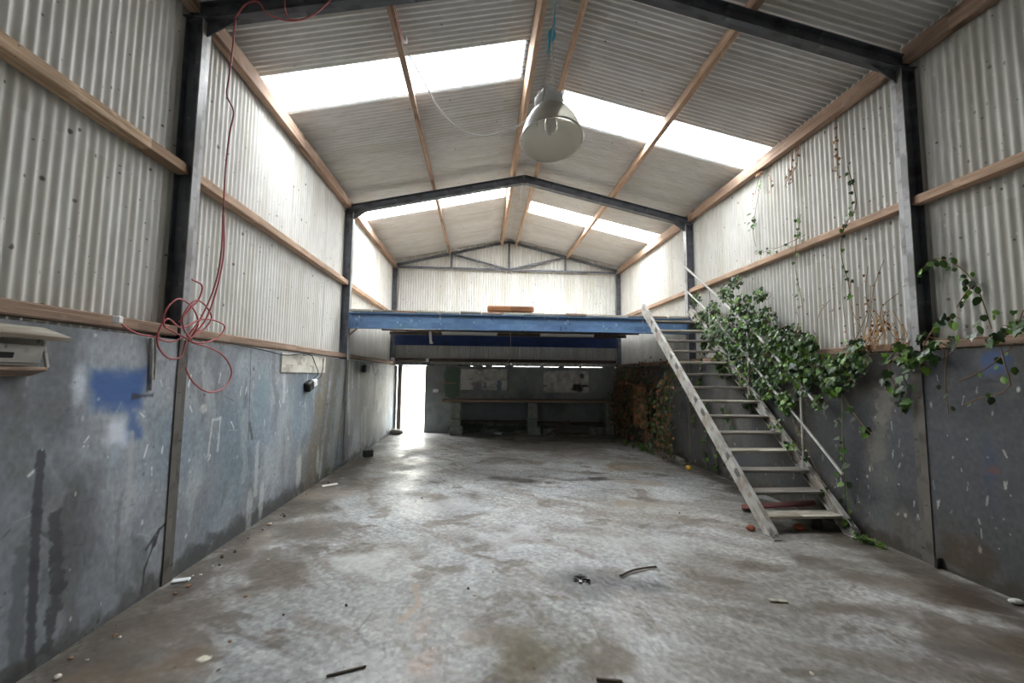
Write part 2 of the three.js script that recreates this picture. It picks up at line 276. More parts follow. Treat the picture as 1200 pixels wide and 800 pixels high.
  const m = new THREE.Mesh(g, std({ map: p.texture(), roughnessMap: rough, roughness: 1, bumpMap: bump, bumpScale: 0.01 })); m.name = 'floor'; m.receiveShadow = true; scene.add(m);
  tag(m, 'stained grey concrete floor with brown dirt and an oily dark patch', 'floor', null, 'structure');
  const yard = new THREE.Mesh(new THREE.BoxGeometry(60, 0.1, 60), std({ color: 0xb9b6ad, roughness: 0.95 })); yard.position.set(XM, -0.16, -6); yard.name = 'ground'; yard.receiveShadow = true; scene.add(yard);
  tag(yard, 'pale open yard outside the doorway', 'ground', null, 'structure');
  const yw = new THREE.Mesh(new THREE.BoxGeometry(16, 4.6, 0.3), std({ color: 0xd8d6cf, roughness: 0.95 })); yw.position.set(-1, 1.5, -17); yw.name = 'added_yard_wall'; yw.receiveShadow = yw.castShadow = true; scene.add(yw);  // unseen wall, added to weaken the daylight entering by the doorway
  tag(yw, 'pale unseen wall added outside to cut the daylight through the doorway', 'wall', null, 'structure');
}

// ---------------------------------------------------------------- walls
const wallUV = (g, axis, a0, a1) => { const p = g.attributes.position, u = g.attributes.uv; for (let i = 0; i < p.count; i++) u.setXY(i, ((axis === 'z' ? p.getZ(i) : p.getX(i)) - a0) / (a1 - a0), p.getY(i) / WALL); return g; };
const plasterBump = grey(512, 512, (u, v) => 0.5 * fbm(u * 30, v * 12, 401, 5) + 0.5 * fbm(u * 160, v * 60, 411, 3));
const slab = (x0, x1, y0, y1, z0, z1) => { const g = new THREE.BoxGeometry(x1 - x0, y1 - y0, z1 - z0); g.translate((x0 + x1) / 2, (y0 + y1) / 2, (z0 + z1) / 2); return g; };
function leftPaint() {
  const p = new Paint(2048, 384, -13, 1.4, 0, WALL, [132, 138, 144]);
  p.each((z, y, k) => {
    const w = z + 0.5 * (fbm(z * 1.2, y * 1.2, 501, 4) - 0.5), v = y + 0.5 * (fbm(z * 1.2 + 9, y * 1.2, 502, 4) - 0.5);
    p.mix(k, [96, 98, 102], 0.8 * smooth(0.47, 0.68, fbm(w * 1.1, v * 0.9, 530, 7))); p.mix(k, [178, 184, 190], 0.7 * smooth(0.52, 0.72, fbm(w * 1.6 + 4, v * 0.7, 540, 7)));
    p.mix(k, [112, 132, 146], 0.5 * smooth(0.5, 0.7, fbm(w * 0.9, v * 0.9 + 3, 550, 5))); p.mix(k, [92, 90, 86], 0.35 * smooth(0.58, 0.7, fbm(w * 5, v * 1.4, 545, 6))); p.mix(k, [186, 190, 192], 0.3 * smooth(0.58, 0.74, fbm(w * 6, v * 1.4, 547, 6)));
    const m = 0.88 + 0.24 * fbm(z * 45, y * 30, 510, 3); p.d[k] *= m; p.d[k + 1] *= m; p.d[k + 2] *= m;
  });
  for (let i = 0; i < 55; i++) { const z = rr(-8, -2), y = rr(0.2, 1.9), a = rr(0, 3.14), L = rr(0.03, 0.2); p.line([[z, y], [z + L * Math.cos(a), y + L * Math.sin(a)]], rr(0.004, 0.009), rnd() < 0.6 ? [196, 200, 204] : [78, 80, 84], rr(0.25, 0.6), { s: i, warp: 0.9 }); }
  for (let i = 0; i < 26; i++) p.line([[-2.2 - i * 0.01 + rr(-4, 0), rr(0.9, 1.7)], [-2.2 + rr(-4, 0), rr(0.6, 1.6)]].map(([z, y], j, q) => j ? [q[0][0] + rr(-0.05, 0.05), q[0][1] - rr(0.03, 0.1)] : [z, y]), rr(0.006, 0.012), [224, 226, 226], 0.9, { s: i });
  p.rect(-3.42, -2.87, 1.37, 1.76, [62, 96, 156], 0.95, { soft: 0.13, warp: 0.07 }).rect(-3.38, -3.18, 1.2, 1.48, [70, 102, 164], 0.7, { soft: 0.08, warp: 0.08 });
  p.blot(-2.84, 1.6, 0.08, 0.2, [206, 212, 222], 1, { soft: 0.7 }).rect(-3.27, -3.04, 1.15, 1.42, [224, 230, 238], 0.95, { soft: 0.1, warp: 0.06 }).blot(-3.16, 1.15, 0.08, 0.12, [176, 190, 206], 0.6, { soft: 0.9 }).blot(-3.44, 1.62, 0.05, 0.2, [176, 182, 188], 0.6, { soft: 0.8 });
  p.rect(-3.47, -3.24, 1.49, 1.55, [52, 52, 56], 0.9, { soft: 0.03, warp: 0.02 });
  p.line([[-3.28, 1.26], [-3.29, 0.95], [-3.3, 0.66]], 0.025, [178, 182, 182], 0.75);
  p.line([[-2.65, 1.22], [-2.66, 0.9], [-2.67, 0.6], [-2.71, 0]], 0.035, [66, 68, 74], 0.85).line([[-2.77, 0.84], [-2.8, 0.6], [-2.83, 0.4], [-2.8, 0.1]], 0.05, [70, 72, 76], 0.85, { warp: 0.8 }).line([[-2.6, 0.7], [-2.62, 0]], 0.05, [92, 94, 98], 0.6);
  p.line([[-3.78, 0.52], [-3.62, 0.46], [-3.58, 0.36]], 0.018, [52, 52, 56], 0.9).line([[-3.58, 0.38], [-3.5, 0.22], [-3.49, 0.04]], 0.012, [58, 58, 62], 0.9).line([[-3.6, 0.45], [-3.5, 0.36]], 0.012, [58, 58, 62], 0.8).blot(-3.58, 0.38, 0.04, 0.06, [56, 56, 60], 0.85);
  p.line([[-4.17, 0.93], [-4.2, 1.25], [-4.32, 1.26], [-4.31, 0.95]], 0.02, [196, 200, 200], 0.8).blot(-4.06, 1.37, 0.06, 0.06, [206, 206, 202], 0.7).line([[-4.85, 1.15], [-4.92, 0.98]], 0.03, [80, 84, 90], 0.8).line([[-5.05, 0.9], [-5.06, 0.35]], 0.05, [184, 190, 192], 0.7).line([[-4.79, 1.95], [-4.85, 0.95]], 0.012, [96, 98, 102], 0.7);
  // damp line, moss and grime at the foot
  for (let z = -12.5; z < 1.2; z += 0.16) p.blot(z, rr(-0.03, 0.05), rr(0.08, 0.2), rr(0.05, 0.2), [74, 74, 72], rr(0.5, 0.85), { s: Math.round(-z * 21), f: 9 });
  for (let z = -5.9; z < -3.9; z += 0.16) p.blot(z, 0.06, 0.16, rr(0.12, 0.22), [76, 78, 78], 0.75, { s: Math.round(-z * 31), f: 9 });
  p.blot(-5.1, 1.5, 0.25, 0.5, [126, 152, 160], 0.6, { soft: 0.9 }).blot(-5.9, 1.35, 0.2, 0.5, [140, 160, 168], 0.5, { soft: 0.9 }).blot(-5.6, 0.8, 0.4, 0.8, [170, 176, 178], 0.5, { soft: 0.9 }).line([[-5.62, 1.72], [-5.63, 1.35]], 0.05, [208, 212, 212], 0.7).line([[-6.35, 1.72], [-6.36, 1.5]], 0.03, [206, 212, 214], 0.7).line([[-6.95, 1.7], [-6.95, 1.1]], 0.09, [158, 176, 178], 0.8);
  for (const [z, w, c] of [[-7.25, 0.1, [98, 88, 74]], [-7.55, 0.12, [112, 102, 86]], [-7.9, 0.12, [146, 142, 132]], [-8.15, 0.06, [92, 84, 74]], [-6.9, 0.12, [120, 110, 96]], [-7.1, 0.2, [116, 108, 94]]]) p.line([[z, 1.95], [z + 0.15, 1.2], [z + 0.4, 0.1]], w, c, 0.7, { warp: 0.8 });
  p.blot(-6.2, 0.3, 0.12, 0.3, [198, 198, 190], 0.75, { f: 8 }).blot(-6.9, 0.35, 0.1, 0.28, [196, 196, 188], 0.7, { f: 8 }).blot(-5.2, 0.25, 0.06, 0.3, [206, 208, 206], 0.6).blot(-4.95, 0.2, 0.07, 0.3, [200, 202, 202], 0.5);
  p.patches(2.6, 0.8, [112, 104, 96], 0.5, 0.66, 0.0, 560);
  for (let i = 0; i < 40; i++) { const z = rr(-12.4, -8.3), y = rr(0.1, 1.8); p.line([[z, y + rr(0.2, 0.7)], [z + rr(-0.05, 0.05), y - 0.1]], rr(0.03, 0.12), rnd() < 0.45 ? [196, 200, 202] : [118, 112, 104], 0.5, { warp: 0.8, s: i }); }
  p.blot(-10.9, 1.2, 0.5, 0.55, [220, 224, 228], 0.6, { f: 5, warp: 0.7 }).blot(-9.3, 1.75, 0.35, 0.2, [92, 88, 82], 0.7);
  p.specks(170, 0.006, 0.022, [224, 226, 224], 0.85, 2.4); p.specks(110, 0.006, 0.022, [58, 58, 60], 0.7, 1.8);
  return p.texture();
}
function rightPaint() {
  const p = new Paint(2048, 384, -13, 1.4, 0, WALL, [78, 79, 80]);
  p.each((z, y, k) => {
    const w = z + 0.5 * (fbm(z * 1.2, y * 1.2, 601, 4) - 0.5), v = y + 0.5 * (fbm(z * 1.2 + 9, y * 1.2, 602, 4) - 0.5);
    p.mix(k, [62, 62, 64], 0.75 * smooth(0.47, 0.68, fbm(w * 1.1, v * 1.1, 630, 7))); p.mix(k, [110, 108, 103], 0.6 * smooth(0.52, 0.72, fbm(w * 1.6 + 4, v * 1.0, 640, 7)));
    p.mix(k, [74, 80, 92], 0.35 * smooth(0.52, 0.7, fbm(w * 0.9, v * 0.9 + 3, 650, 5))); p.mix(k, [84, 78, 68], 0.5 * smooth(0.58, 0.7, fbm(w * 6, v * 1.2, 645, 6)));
    const m = 0.86 + 0.28 * fbm(z * 45, y * 30, 610, 3); p.d[k] *= m; p.d[k + 1] *= m; p.d[k + 2] *= m;
  });
  for (let i = 0; i < 90; i++) { const z = rr(-6, -2), y = rr(0.2, 1.9); p.line([[z, y], [z + rr(-0.02, 0.02), y - rr(0.02, 0.09)]], rr(0.004, 0.009), [190, 190, 184], rr(0.5, 0.9), { s: i }); }
  p.rect(-3.26, -3.0, 1.72, 1.97, [60, 84, 134], 0.75, { soft: 0.08, warp: 0.08 }).blot(-3.2, 1.0, 0.07, 0.35, [62, 76, 104], 0.6, { soft: 0.9 }).blot(-3.18, 0.97, 0.06, 0.05, [112, 72, 62], 0.55);
  p.line([[-4.59, 1.02], [-4.6, 0.7], [-4.62, 0.18]], 0.008, [28, 28, 30], 0.95, { warp: 0.3 }).line([[-4.0, 1.7], [-4.12, 1.3], [-4.2, 0.9]], 0.1, [112, 109, 102], 0.6, { warp: 0.8 }).blot(-4.15, 0.8, 0.2, 0.5, [112, 109, 101], 0.55, { soft: 0.9 });
  for (let z = -12.5; z < 1.2; z += 0.16) p.blot(z, rr(-0.03, 0.06), rr(0.08, 0.2), rr(0.05, 0.22), [62, 56, 46], rr(0.5, 0.85), { s: Math.round(-z * 21), f: 9 });
  p.blot(-3.4, 0.2, 0.3, 0.22, [70, 60, 48], 0.75, { f: 7 });
  p.specks(240, 0.006, 0.022, [208, 208, 200], 0.85, 2.6); p.specks(120, 0.006, 0.022, [44, 44, 44], 0.7, 1.8);
  return p.texture();
}
function backPaint() {
  const p = new Paint(1024, 384, XL - 0.2, XR + 0.2, 0, WALL, [146, 150, 150]);
  p.grain(1, 1, 0.16, 700, 5).grain(6, 5, 0.1, 710, 4).patches(1.3, 1.0, [108, 114, 122], 0.48, 0.66, 0.7, 720).patches(2, 2, [140, 142, 142], 0.58, 0.72, 0.5, 730);
  p.rect(-1.05, -0.56, 1.0, 1.97, [82, 104, 88], 0.7, { soft: 0.06, warp: 0.08 }).blot(-1.35, 0.4, 0.3, 0.6, [172, 174, 170], 0.5, { soft: 0.9 }).rect(-0.5, 1.5, 0.35, 0.95, [128, 140, 150], 0.6, { soft: 0.05, warp: 0.04 });
  p.blot(-0.2, 0.15, 0.8, 0.16, [52, 74, 56], 0.8, { f: 8 }).blot(0.9, 0.12, 0.7, 0.14, [48, 66, 52], 0.7, { f: 8 });
  p.specks(120, 0.006, 0.02, [190, 192, 190], 0.8, 2); p.specks(100, 0.006, 0.025, [44, 44, 46], 0.7, 1.8);
  return p.texture();
}
const leftPlaster = std({ map: leftPaint(), bumpMap: plasterBump, bumpScale: 0.004, roughness: 0.62 });
const rightPlaster = std({ map: rightPaint(), bumpMap: plasterBump, bumpScale: 0.004, roughness: 0.66 });
const backPlaster = std({ map: backPaint(), bumpMap: plasterBump, bumpScale: 0.004, roughness: 0.75 });

const SHEET = 9 * PITCH, SX = 0.172;                                  // cover width of one sheet; how far the sheets stand behind the posts' inner faces
const wallSheet = [0, 1, 2].map(() => 0);
const bays = [[ZF, F1], [F1 - FW, F2], [F2 - FW, F3]];
{
  const wl = structure('wall_left', 'plastered block wall with blue paint patch below pale corrugated iron', 'wall');
  part(wl, 'blockwork', wallUV(slab(XL - 0.24, XL - 0.012, -0.1, WALL, ZB - 0.2, ZF + 0.2), 'z', -13, 1.4), leftPlaster);
  const g = corrugated(SHEET, WALL, EAVE - SX * SL + 0.02, (u, v, w) => [w, v, -u]);
  for (let z = ZF + 0.2, i = 0; z > ZB - 0.2; z -= SHEET, i++) part(wl, 'corrugated_sheet', g, sheetMats[(i * 7 + 1) % 3], [XL - SX + (i % 2) * 0.002, 0, z]);
  const wr = structure('wall_right', 'dark plastered wall behind the stairs below grubby corrugated iron', 'wall');
  part(wr, 'blockwork', wallUV(slab(XR + 0.012, XR + 0.24, -0.1, WALL, ZB - 0.2, ZF + 0.2), 'z', -13, 1.4), rightPlaster);
  const g2 = corrugated(SHEET, WALL, EAVE - SX * SL + 0.02, (u, v, w) => [-w, v, -u]);
  for (let z = ZF + 0.2, i = 0; z > ZB - 0.2; z -= SHEET, i++) part(wr, 'corrugated_sheet', g2, sheetMatsDirtyDim[(i * 5 + 2) % 3], [XR + SX - (i % 2) * 0.002, 0, z]);

  // back wall: blockwork beside the doorway, a slit of daylight at the corner post, sheets above up to the roof
  const wb = structure('wall_back', 'end wall with doorway, dull plaster below and corrugated iron gable above', 'wall');
  part(wb, 'blockwork', wallUV(slab(-1.585, XR + 0.02, -0.1, WALL, ZB - 0.2, ZB), 'x', XL - 0.2, XR + 0.2), backPlaster);
  part(wb, 'blockwork', wallUV(slab(XL - 0.24, XL + 0.03, -0.1, WALL, ZB - 0.2, ZB), 'x', XL - 0.2, XR + 0.2), backPlaster);
  for (const [x, w, y] of [[-0.93, 1.3, 0.01], [-0.05, 0.3, 0], [0.9, 0.25, 0.004], [1.9, 0.12, 0], [2.5, 0.16, 0.002], [3.1, 0.06, 0], [3.98, 0.4, 0], [0.28, 0.2, 0.003]]) part(wb, 'mortar_lump', box(w, 0.05, 0.12, 0.01), backPlaster, [x, WALL + 0.012 + y, ZB - 0.1]);
  part(wb, 'lintel', box(1.05, 0.12, 0.16, 0.006), backPlaster, [-2.0, WALL + 0.075, ZB - 0.09]);
  const top = (x) => EAVE + rise(x) + 0.016;
  for (let x = XL - 0.2, i = 0; x < XR + 0.2; x += SHEET, i++) {
    const w = Math.min(SHEET, XR + 0.2 - x); if (w < 0.05) break;
    part(wb, 'corrugated_sheet', corrugated(w, WALL + 0.01, (u) => top(x + u), (u, v, d) => [x + u, v, d], 10), sheetMats[(i * 2) % 3], [0, 0, ZB - 0.06 - (i % 2) * 0.002]);
  }
  const wf = structure('wall_front', 'corrugated iron end wall facing the doorway', 'wall');
  part(wf, 'blockwork', wallUV(slab(XL - 0.24, XR + 0.24, -0.1, WALL, ZF, ZF + 0.2), 'x', XL - 0.2, XR + 0.2), backPlaster);
  for (let x = XL - 0.2, i = 0; x < XR + 0.2; x += SHEET, i++) {
    const w = Math.min(SHEET, XR + 0.2 - x); if (w < 0.05) break;
    part(wf, 'corrugated_sheet', corrugated(w, WALL - 0.02, (u) => top(x + u), (u, v, d) => [x + u, v, d], 8), sheetMats[i % 3], [0, 0, ZF + 0.1]);
  }
  const door = structure('door_1', 'open doorway with worn timber jambs letting in daylight', 'door');
  part(door, 'jamb', box(0.115, 2.0, 0.14, 0.006), timberGrey, [-2.362, 1.0, ZB - 0.08]);
  part(door, 'jamb', box(0.03, 1.96, 0.16, 0.004), timberGrey, [-1.598, 0.98, ZB - 0.09]);
  part(door, 'head', box(0.74, 0.04, 0.14, 0.004), timberGrey, [-1.99, WALL - 0.018, ZB - 0.08]);
}

// ---------------------------------------------------------------- roof with skylights
{
  const roof = structure('ceiling', 'pitched roof of grey corrugated sheets seen from below', 'roof');
  const len = (XM - XL + 0.34) / Math.cos(ANG);
  // u runs along z, v runs up the slope from the eave
  const make = (side, v0 = 0, v1 = len) => corrugated(SHEET, v0, v1, (u, v, w) => [side * (-(XM - XL) - 0.34 + v * Math.cos(ANG) - w * Math.sin(ANG)), -0.34 * SL + v * Math.sin(ANG) + w * Math.cos(ANG), -u], 10);
  let n = 0;
  for (const [side, zs] of [[1, -4.91], [-1, -5.78]]) {
    const g = make(side);
    for (let k = -16; k < 13; k++) {
      const z = zs - k * SHEET; if (z > ZF + 0.7 || z < ZB - 0.2) continue;
      const glazed = k === 0 || k === 6;
      const at = [XM, EAVE + 0.012 + (Math.abs(k) % 2) * 0.002, z];
      if (glazed) { const s = structure('window_' + (++n), 'clear corrugated skylight strip glowing with daylight ' + (side > 0 ? 'on the slope above the red cable' : 'on the slope above the stairs'), 'skylight'); part(s, 'glazing', make(side, 0, len - 0.25), k ? skylightBright : skylightDim, at); part(roof, 'roof_sheet', make(side, len - 0.27, len), roofMats[0], at); }
      else part(roof, 'roof_sheet', g, roofMats[Math.abs(k) % 2], at);
    }
  }
  // ridge capping over the joint of the two slopes
  const zc = (ZF + ZB) / 2, L = ZF - ZB + 0.9;
  for (const s of [-1, 1]) part(roof, 'ridge_cap', box(0.36, 0.004, L, 0.001), roofMats[0], [XM + s * 0.17, EAVE + rise(XM) + 0.028 - 0.17 * SL, zc], [0, 0, -s * ANG]);
}

// ---------------------------------------------------------------- steel portal frames
function post(t, s, half, h) {                                         // an I-section post: web, outer flange, and the inner flange in two lengths (grimy where the plaster meets it)
  const c = part(t, 'column', box(0.132, h, 0.008, 0.001), darkSteel, [s * (half + 0.076), h / 2, 0]);
  part(c, 'flange', box(0.01, h, FW, 0.001), darkSteel, [s * 0.071, 0, 0]);
  part(c, 'flange', box(0.01, h - WALL, FW, 0.001), paleSteel, [-s * 0.071, WALL / 2, 0]); part(c, 'flange', box(0.01, WALL, FW, 0.001), grimySteel, [-s * 0.071, (WALL - h) / 2, 0]);
  return c;
}
function portal(z, label, columnTop) {
  const zc = z - FW / 2, t = thing('steel_portal_frame', label, 'steel frame', [XM, 0, zc], 'steel portal frames of the shed');
  const half = (XR - XL) / 2;
  for (const s of [-1, 1]) {
    const c = post(t, s, half, columnTop);
    part(c, 'cap_plate', box(0.2, 0.012, 0.13, 0.002), darkSteel, [0, columnTop / 2 + 0.004, 0]);
  }
  for (const s of [-1, 1]) {
    const a = V(s * (half + 0.15), 4.83 + 0.08 - 0.15 * SL, 0), b = V(s * 0.006, 4.83 + 0.08 + SL * half, 0);
    const r = part(t, 'rafter', along(extruded(iSection(FW, 0.16), a.distanceTo(b)), a, b), darkSteel);
    part(r, 'end_plate', box(0.014, 0.19, 0.125, 0.002), darkSteel, [s * 0.008, 4.83 + 0.065 + SL * half, 0]);
    part(r, 'haunch', extruded([[0, 0], [0.3, 0.3 * SL], [0, -0.14]].map(([x, y]) => [s * -x, y]), 0.012), darkSteel, [s * half, 4.84, 0]);
  }
  return t;
}
portal(F1, 'dark steel portal frame with a red cable slung over its rafter', 4.84);
portal(F2, 'dark steel portal frame carrying the blue mezzanine beam', 4.84);
{
  const t = thing('gable_frame', 'dark steel gable frame with thin truss bars against the end wall', 'steel frame', [XM, 0, F3 - 0.05]);
  const half = (XR - XL) / 2, bars = (x0, y0, x1, y1, w = 0.055) => part(t, 'truss_bar', bar(V(x0 - XM, y0, 0), V(x1 - XM, y1, 0), 0.05, w, 0.004), darkSteel);
  for (const s of [-1, 1]) post(t, s, half, 4.9);
  const up = (x) => 5.0 + 0.243 * (Math.min(x, 2 * XM - x) - XL);
  bars(XL - 0.08, up(XL) - 0.02, XM, up(XM), 0.075); bars(XR + 0.08, up(XR) - 0.02, XM, up(XM), 0.075);
  bars(XL - 0.02, 4.925, XR + 0.02, 4.925, 0.06); bars(XM, 4.9, XM, up(XM), 0.06);
  for (const s of [-1, 1]) { const x = XM + s * 1.755; bars(x, 4.93, x, up(x), 0.06); bars(x, up(x) - 0.02, XM, 4.93, 0.06); }
}

// ---------------------------------------------------------------- timbers on the walls and under the roof
{
  const bayOf = ['in the bay before the red cable post', 'between the red cable post and mezzanine', 'in the bay above the mezzanine deck'];
  const bayR = ['in the bay before the ivy-twined post', 'in the long ivy-hung bay beside the stairs', 'in the bay above the mezzanine deck'];
  const zb = [[ZF, F1 - 0.03], [F1 - FW + 0.03, F2 - 0.03], [F2 - FW + 0.03, F3 - 0.03]];
  const plateZ = [[ZF, F1 + 0.0], [F1 - FW, F2], [F2 - FW, F3]];
  for (let i = 0; i < 3; i++) {
    const [a, b] = zb[i], L = a - b, zc = (a + b) / 2, [pa, pb] = plateZ[i], PL = pa - pb;
    single('wall_rail', box(0.115, 0.085, L, 0.006), i === 0 ? timber : timberWarm, 'sawn timber rail across the pale corrugated wall ' + bayOf[i], 'timber rail', [XL - 0.1, 3.44, zc], 'timber wall rails');
    single('wall_rail', box(0.115, 0.085, L, 0.006), i === 2 ? timberOld : timberWarm, 'sawn timber rail across the grubby corrugated wall ' + bayR[i], 'timber rail', [XR + 0.1, 3.455, zc], 'timber wall rails');
    single('wall_plate', box(0.1, 0.085, PL, 0.01), timberOld, 'weathered timber plate on the blue-patched wall ' + (i === 2 ? 'under the mezzanine' : bayOf[i]), 'timber plate', [XL - 0.07, WALL + 0.07, (pa + pb) / 2], 'timber plates on the block walls');
    single('wall_plate', box(0.1, 0.085, PL, 0.01), timberOld, 'weathered timber plate on the dark wall ' + (i === 2 ? 'under the mezzanine' : bayR[i]), 'timber plate', [XR + 0.07, WALL + 0.055, (pa + pb) / 2], 'timber plates on the block walls');
    single('eave_beam', box(0.1, 0.17, L, 0.008), timberOld, 'timber eave beam over the pale corrugated wall ' + bayOf[i], 'timber beam', [XL - 0.1, 4.98, zc], 'timber eave beams');
    single('eave_beam', box(0.1, 0.17, L, 0.008), timberOld, 'timber eave beam over the grubby corrugated wall ' + bayR[i], 'timber beam', [XR + 0.1, 4.98, zc], 'timber eave beams');
  }
  const zc = (ZF + ZB) / 2 - 0.02, L = ZF - ZB - 0.06;
  for (const [x, m, l] of [[-0.95, timberOld, 'roof purlin midway up the slope above the red cable'], [0.63, timberWarm, 'roof purlin beside the ridge, holding the hanging lamp'], [1.06, timberWarm, 'roof purlin beside the ridge on the stair slope'], [2.66, timberWarm, 'roof purlin midway up the slope above the stairs']]) {
    const s = x < XM ? 1 : -1, g = box(0.07, 0.185, L, 0.006);
    single('roof_purlin', g, m, 'long timber ' + l, 'timber purlin', [x - s * 0.02, 4.995 + rise(x) + 0.095, zc], 'timber roof purlins', [0, 0, s * ANG]);
  }
  single('wall_plate', box(XR - XL + 0.1, 0.09, 0.09, 0.008), timberDark, 'dark timber plate along the end wall above the doorway', 'timber plate', [XM, WALL + 0.17, ZB + 0.05]);
}

// ---------------------------------------------------------------- mezzanine
{
  const front = thing('mezzanine_beam', 'chipped blue steel beam along the edge of the mezzanine', 'beam', [XM, 2.56, F2 + 0.06]);
  const L = XR - XL - 0.004;
  const flange = (y) => part(front, 'flange', box(L, 0.016, 0.13, 0.002), blueSteel, [0, y, -0.03]);
  flange(0.008); flange(0.292); part(front, 'web', box(L, 0.27, 0.014, 0.001), blueSteel, [0, 0.15, -0.03]);
  for (const x of [-3.27, 3.27]) part(front, 'end_plate', box(0.012, 0.26, 0.11, 0.002), blueSteel, [x, 0.15, -0.03]);
  part(front, 'bracket', bar(V(-3.31, -0.13, -0.03), V(-3.17, -0.006, -0.03), 0.06, 0.02), timberOld);
  const rear = thing('mezzanine_beam', 'deep blue steel beam under the back of the mezzanine', 'beam', [XM, 2.56, F3 + 0.14]);
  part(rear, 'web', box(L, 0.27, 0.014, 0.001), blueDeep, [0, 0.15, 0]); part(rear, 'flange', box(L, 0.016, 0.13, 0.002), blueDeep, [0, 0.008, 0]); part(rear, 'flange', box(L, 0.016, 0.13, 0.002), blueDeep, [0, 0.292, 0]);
  const deck = thing('mezzanine_deck', 'mezzanine floor of wide worn planks on joists', 'deck', [XM, 2.862, (F2 + F3) / 2]);
  const zl = F2 - F3 + 0.05, n = 16, w = (XR - XL - 0.04) / n;
  for (let i = 0; i < n; i++) part(deck, 'deck_plank', box(w - 0.014, 0.042, zl, 0.005), [timberPale, timberGrey, timberOld, timberPale][i % 4], [XL - XM + 0.02 + (i + 0.5) * w, 0.036 + rr(-0.006, 0.008), 0.02 + rr(-0.02, 0.02)], [0, 0, rr(-0.012, 0.012)]);
  for (let k = 0; k < 4; k++) part(deck, 'joist', box(XR - XL - 0.02, 0.07, 0.06, 0.006), timberDark, [0, -0.028, zl / 2 - 0.75 - k * 0.95]);
  const baulk = thing('timber_baulk', 'short brown timber baulk lying on the mezzanine edge', 'timber', [0.6, 2.925, F2 - 0.22]);
  part(baulk, 'beam', box(0.93, 0.12, 0.15, 0.025), wood([140, 96, 64], 81), [0, 0.1, 0]); part(baulk, 'packing', box(0.5, 0.036, 0.12, 0.008), timberDark, [0.03, 0.022, 0]);
}

// ---------------------------------------------------------------- stairs
{
  const st = thing('staircase', 'open steel staircase with worn treads climbing to the mezzanine', 'stairs', [3.62, 0, -4.5]);
  const K = 0.87, dir = V(0, K, -1).normalize();
  const at = (z) => 0.19 + K * (-4.58 - z);                          // height of the treads' line
  const chan = (s) => [[0, -0.08], [s * 0.05, -0.08], [s * 0.05, -0.072], [s * 0.008, -0.072], [s * 0.008, 0.072], [s * 0.05, 0.072], [s * 0.05, 0.08], [0, 0.08]];
  for (const [x, s] of [[3.125, 1], [4.1, -1]]) {
    const a = V(x - 3.62, at(-4.39) - 0.02, -4.39 + 4.5), b = V(x - 3.62, at(-7.86), -7.86 + 4.5), o = chan(s);
    const m = new THREE.Shape(o.map(([p, q]) => new THREE.Vector2(p, q))), g = new THREE.ExtrudeGeometry(m, { depth: a.distanceTo(b), bevelEnabled: false });
    const z = b.clone().sub(a).normalize(), X = V(1, 0, 0);
    g.applyMatrix4(new THREE.Matrix4().makeBasis(X, z.clone().cross(X), z).setPosition(a));
    part(st, 'stringer', g, stairSteel);
    part(st, 'foot_plate', box(0.09, 0.012, 0.16, 0.002), stairSteel, [x - 3.62 + s * 0.025, 0.006, -4.4 + 4.5]);
  }
  for (let k = 0; k < 14; k++) {
    const y = 0.175 + 0.1985 * k, z = -4.545 - 0.2295 * k;
    part(st, 'tread', box(0.935, 0.034, 0.215, 0.006), k % 3 ? timberGrey : timberPale, [0, y - 0.017, z - 0.1075 + 4.5], [rr(-0.02, 0.02), 0, rr(-0.006, 0.006)]);
  }
  const X = 4.06 - 3.62, run = (pts, r, name) => part(st, name, tube(pts.map(([z, y]) => [X, y, z + 4.5]), r, pts.length * 8, 10), galvanised);
  run([[-8.12, 4.03], [-7.1, 3.28], [-6.26, 2.65], [-5.81, 2.3], [-5.08, 1.64], [-4.75, 1.36]], 0.02, 'handrail');
  run([[-7.87, 3.38], [-7.26, 2.95], [-6.62, 2.45], [-6.14, 2.06], [-5.54, 1.53], [-5.04, 1.13], [-4.49, 0.64]], 0.017, 'mid_rail');
  for (const [z, y0, y1] of [[-7.1, 2.3, 3.28], [-6.07, 1.44, 2.5], [-5.05, 0.6, 1.6]]) run([[z, y0], [z + 0.003, (y0 + y1) / 2], [z, y1]], 0.016, 'baluster');
}

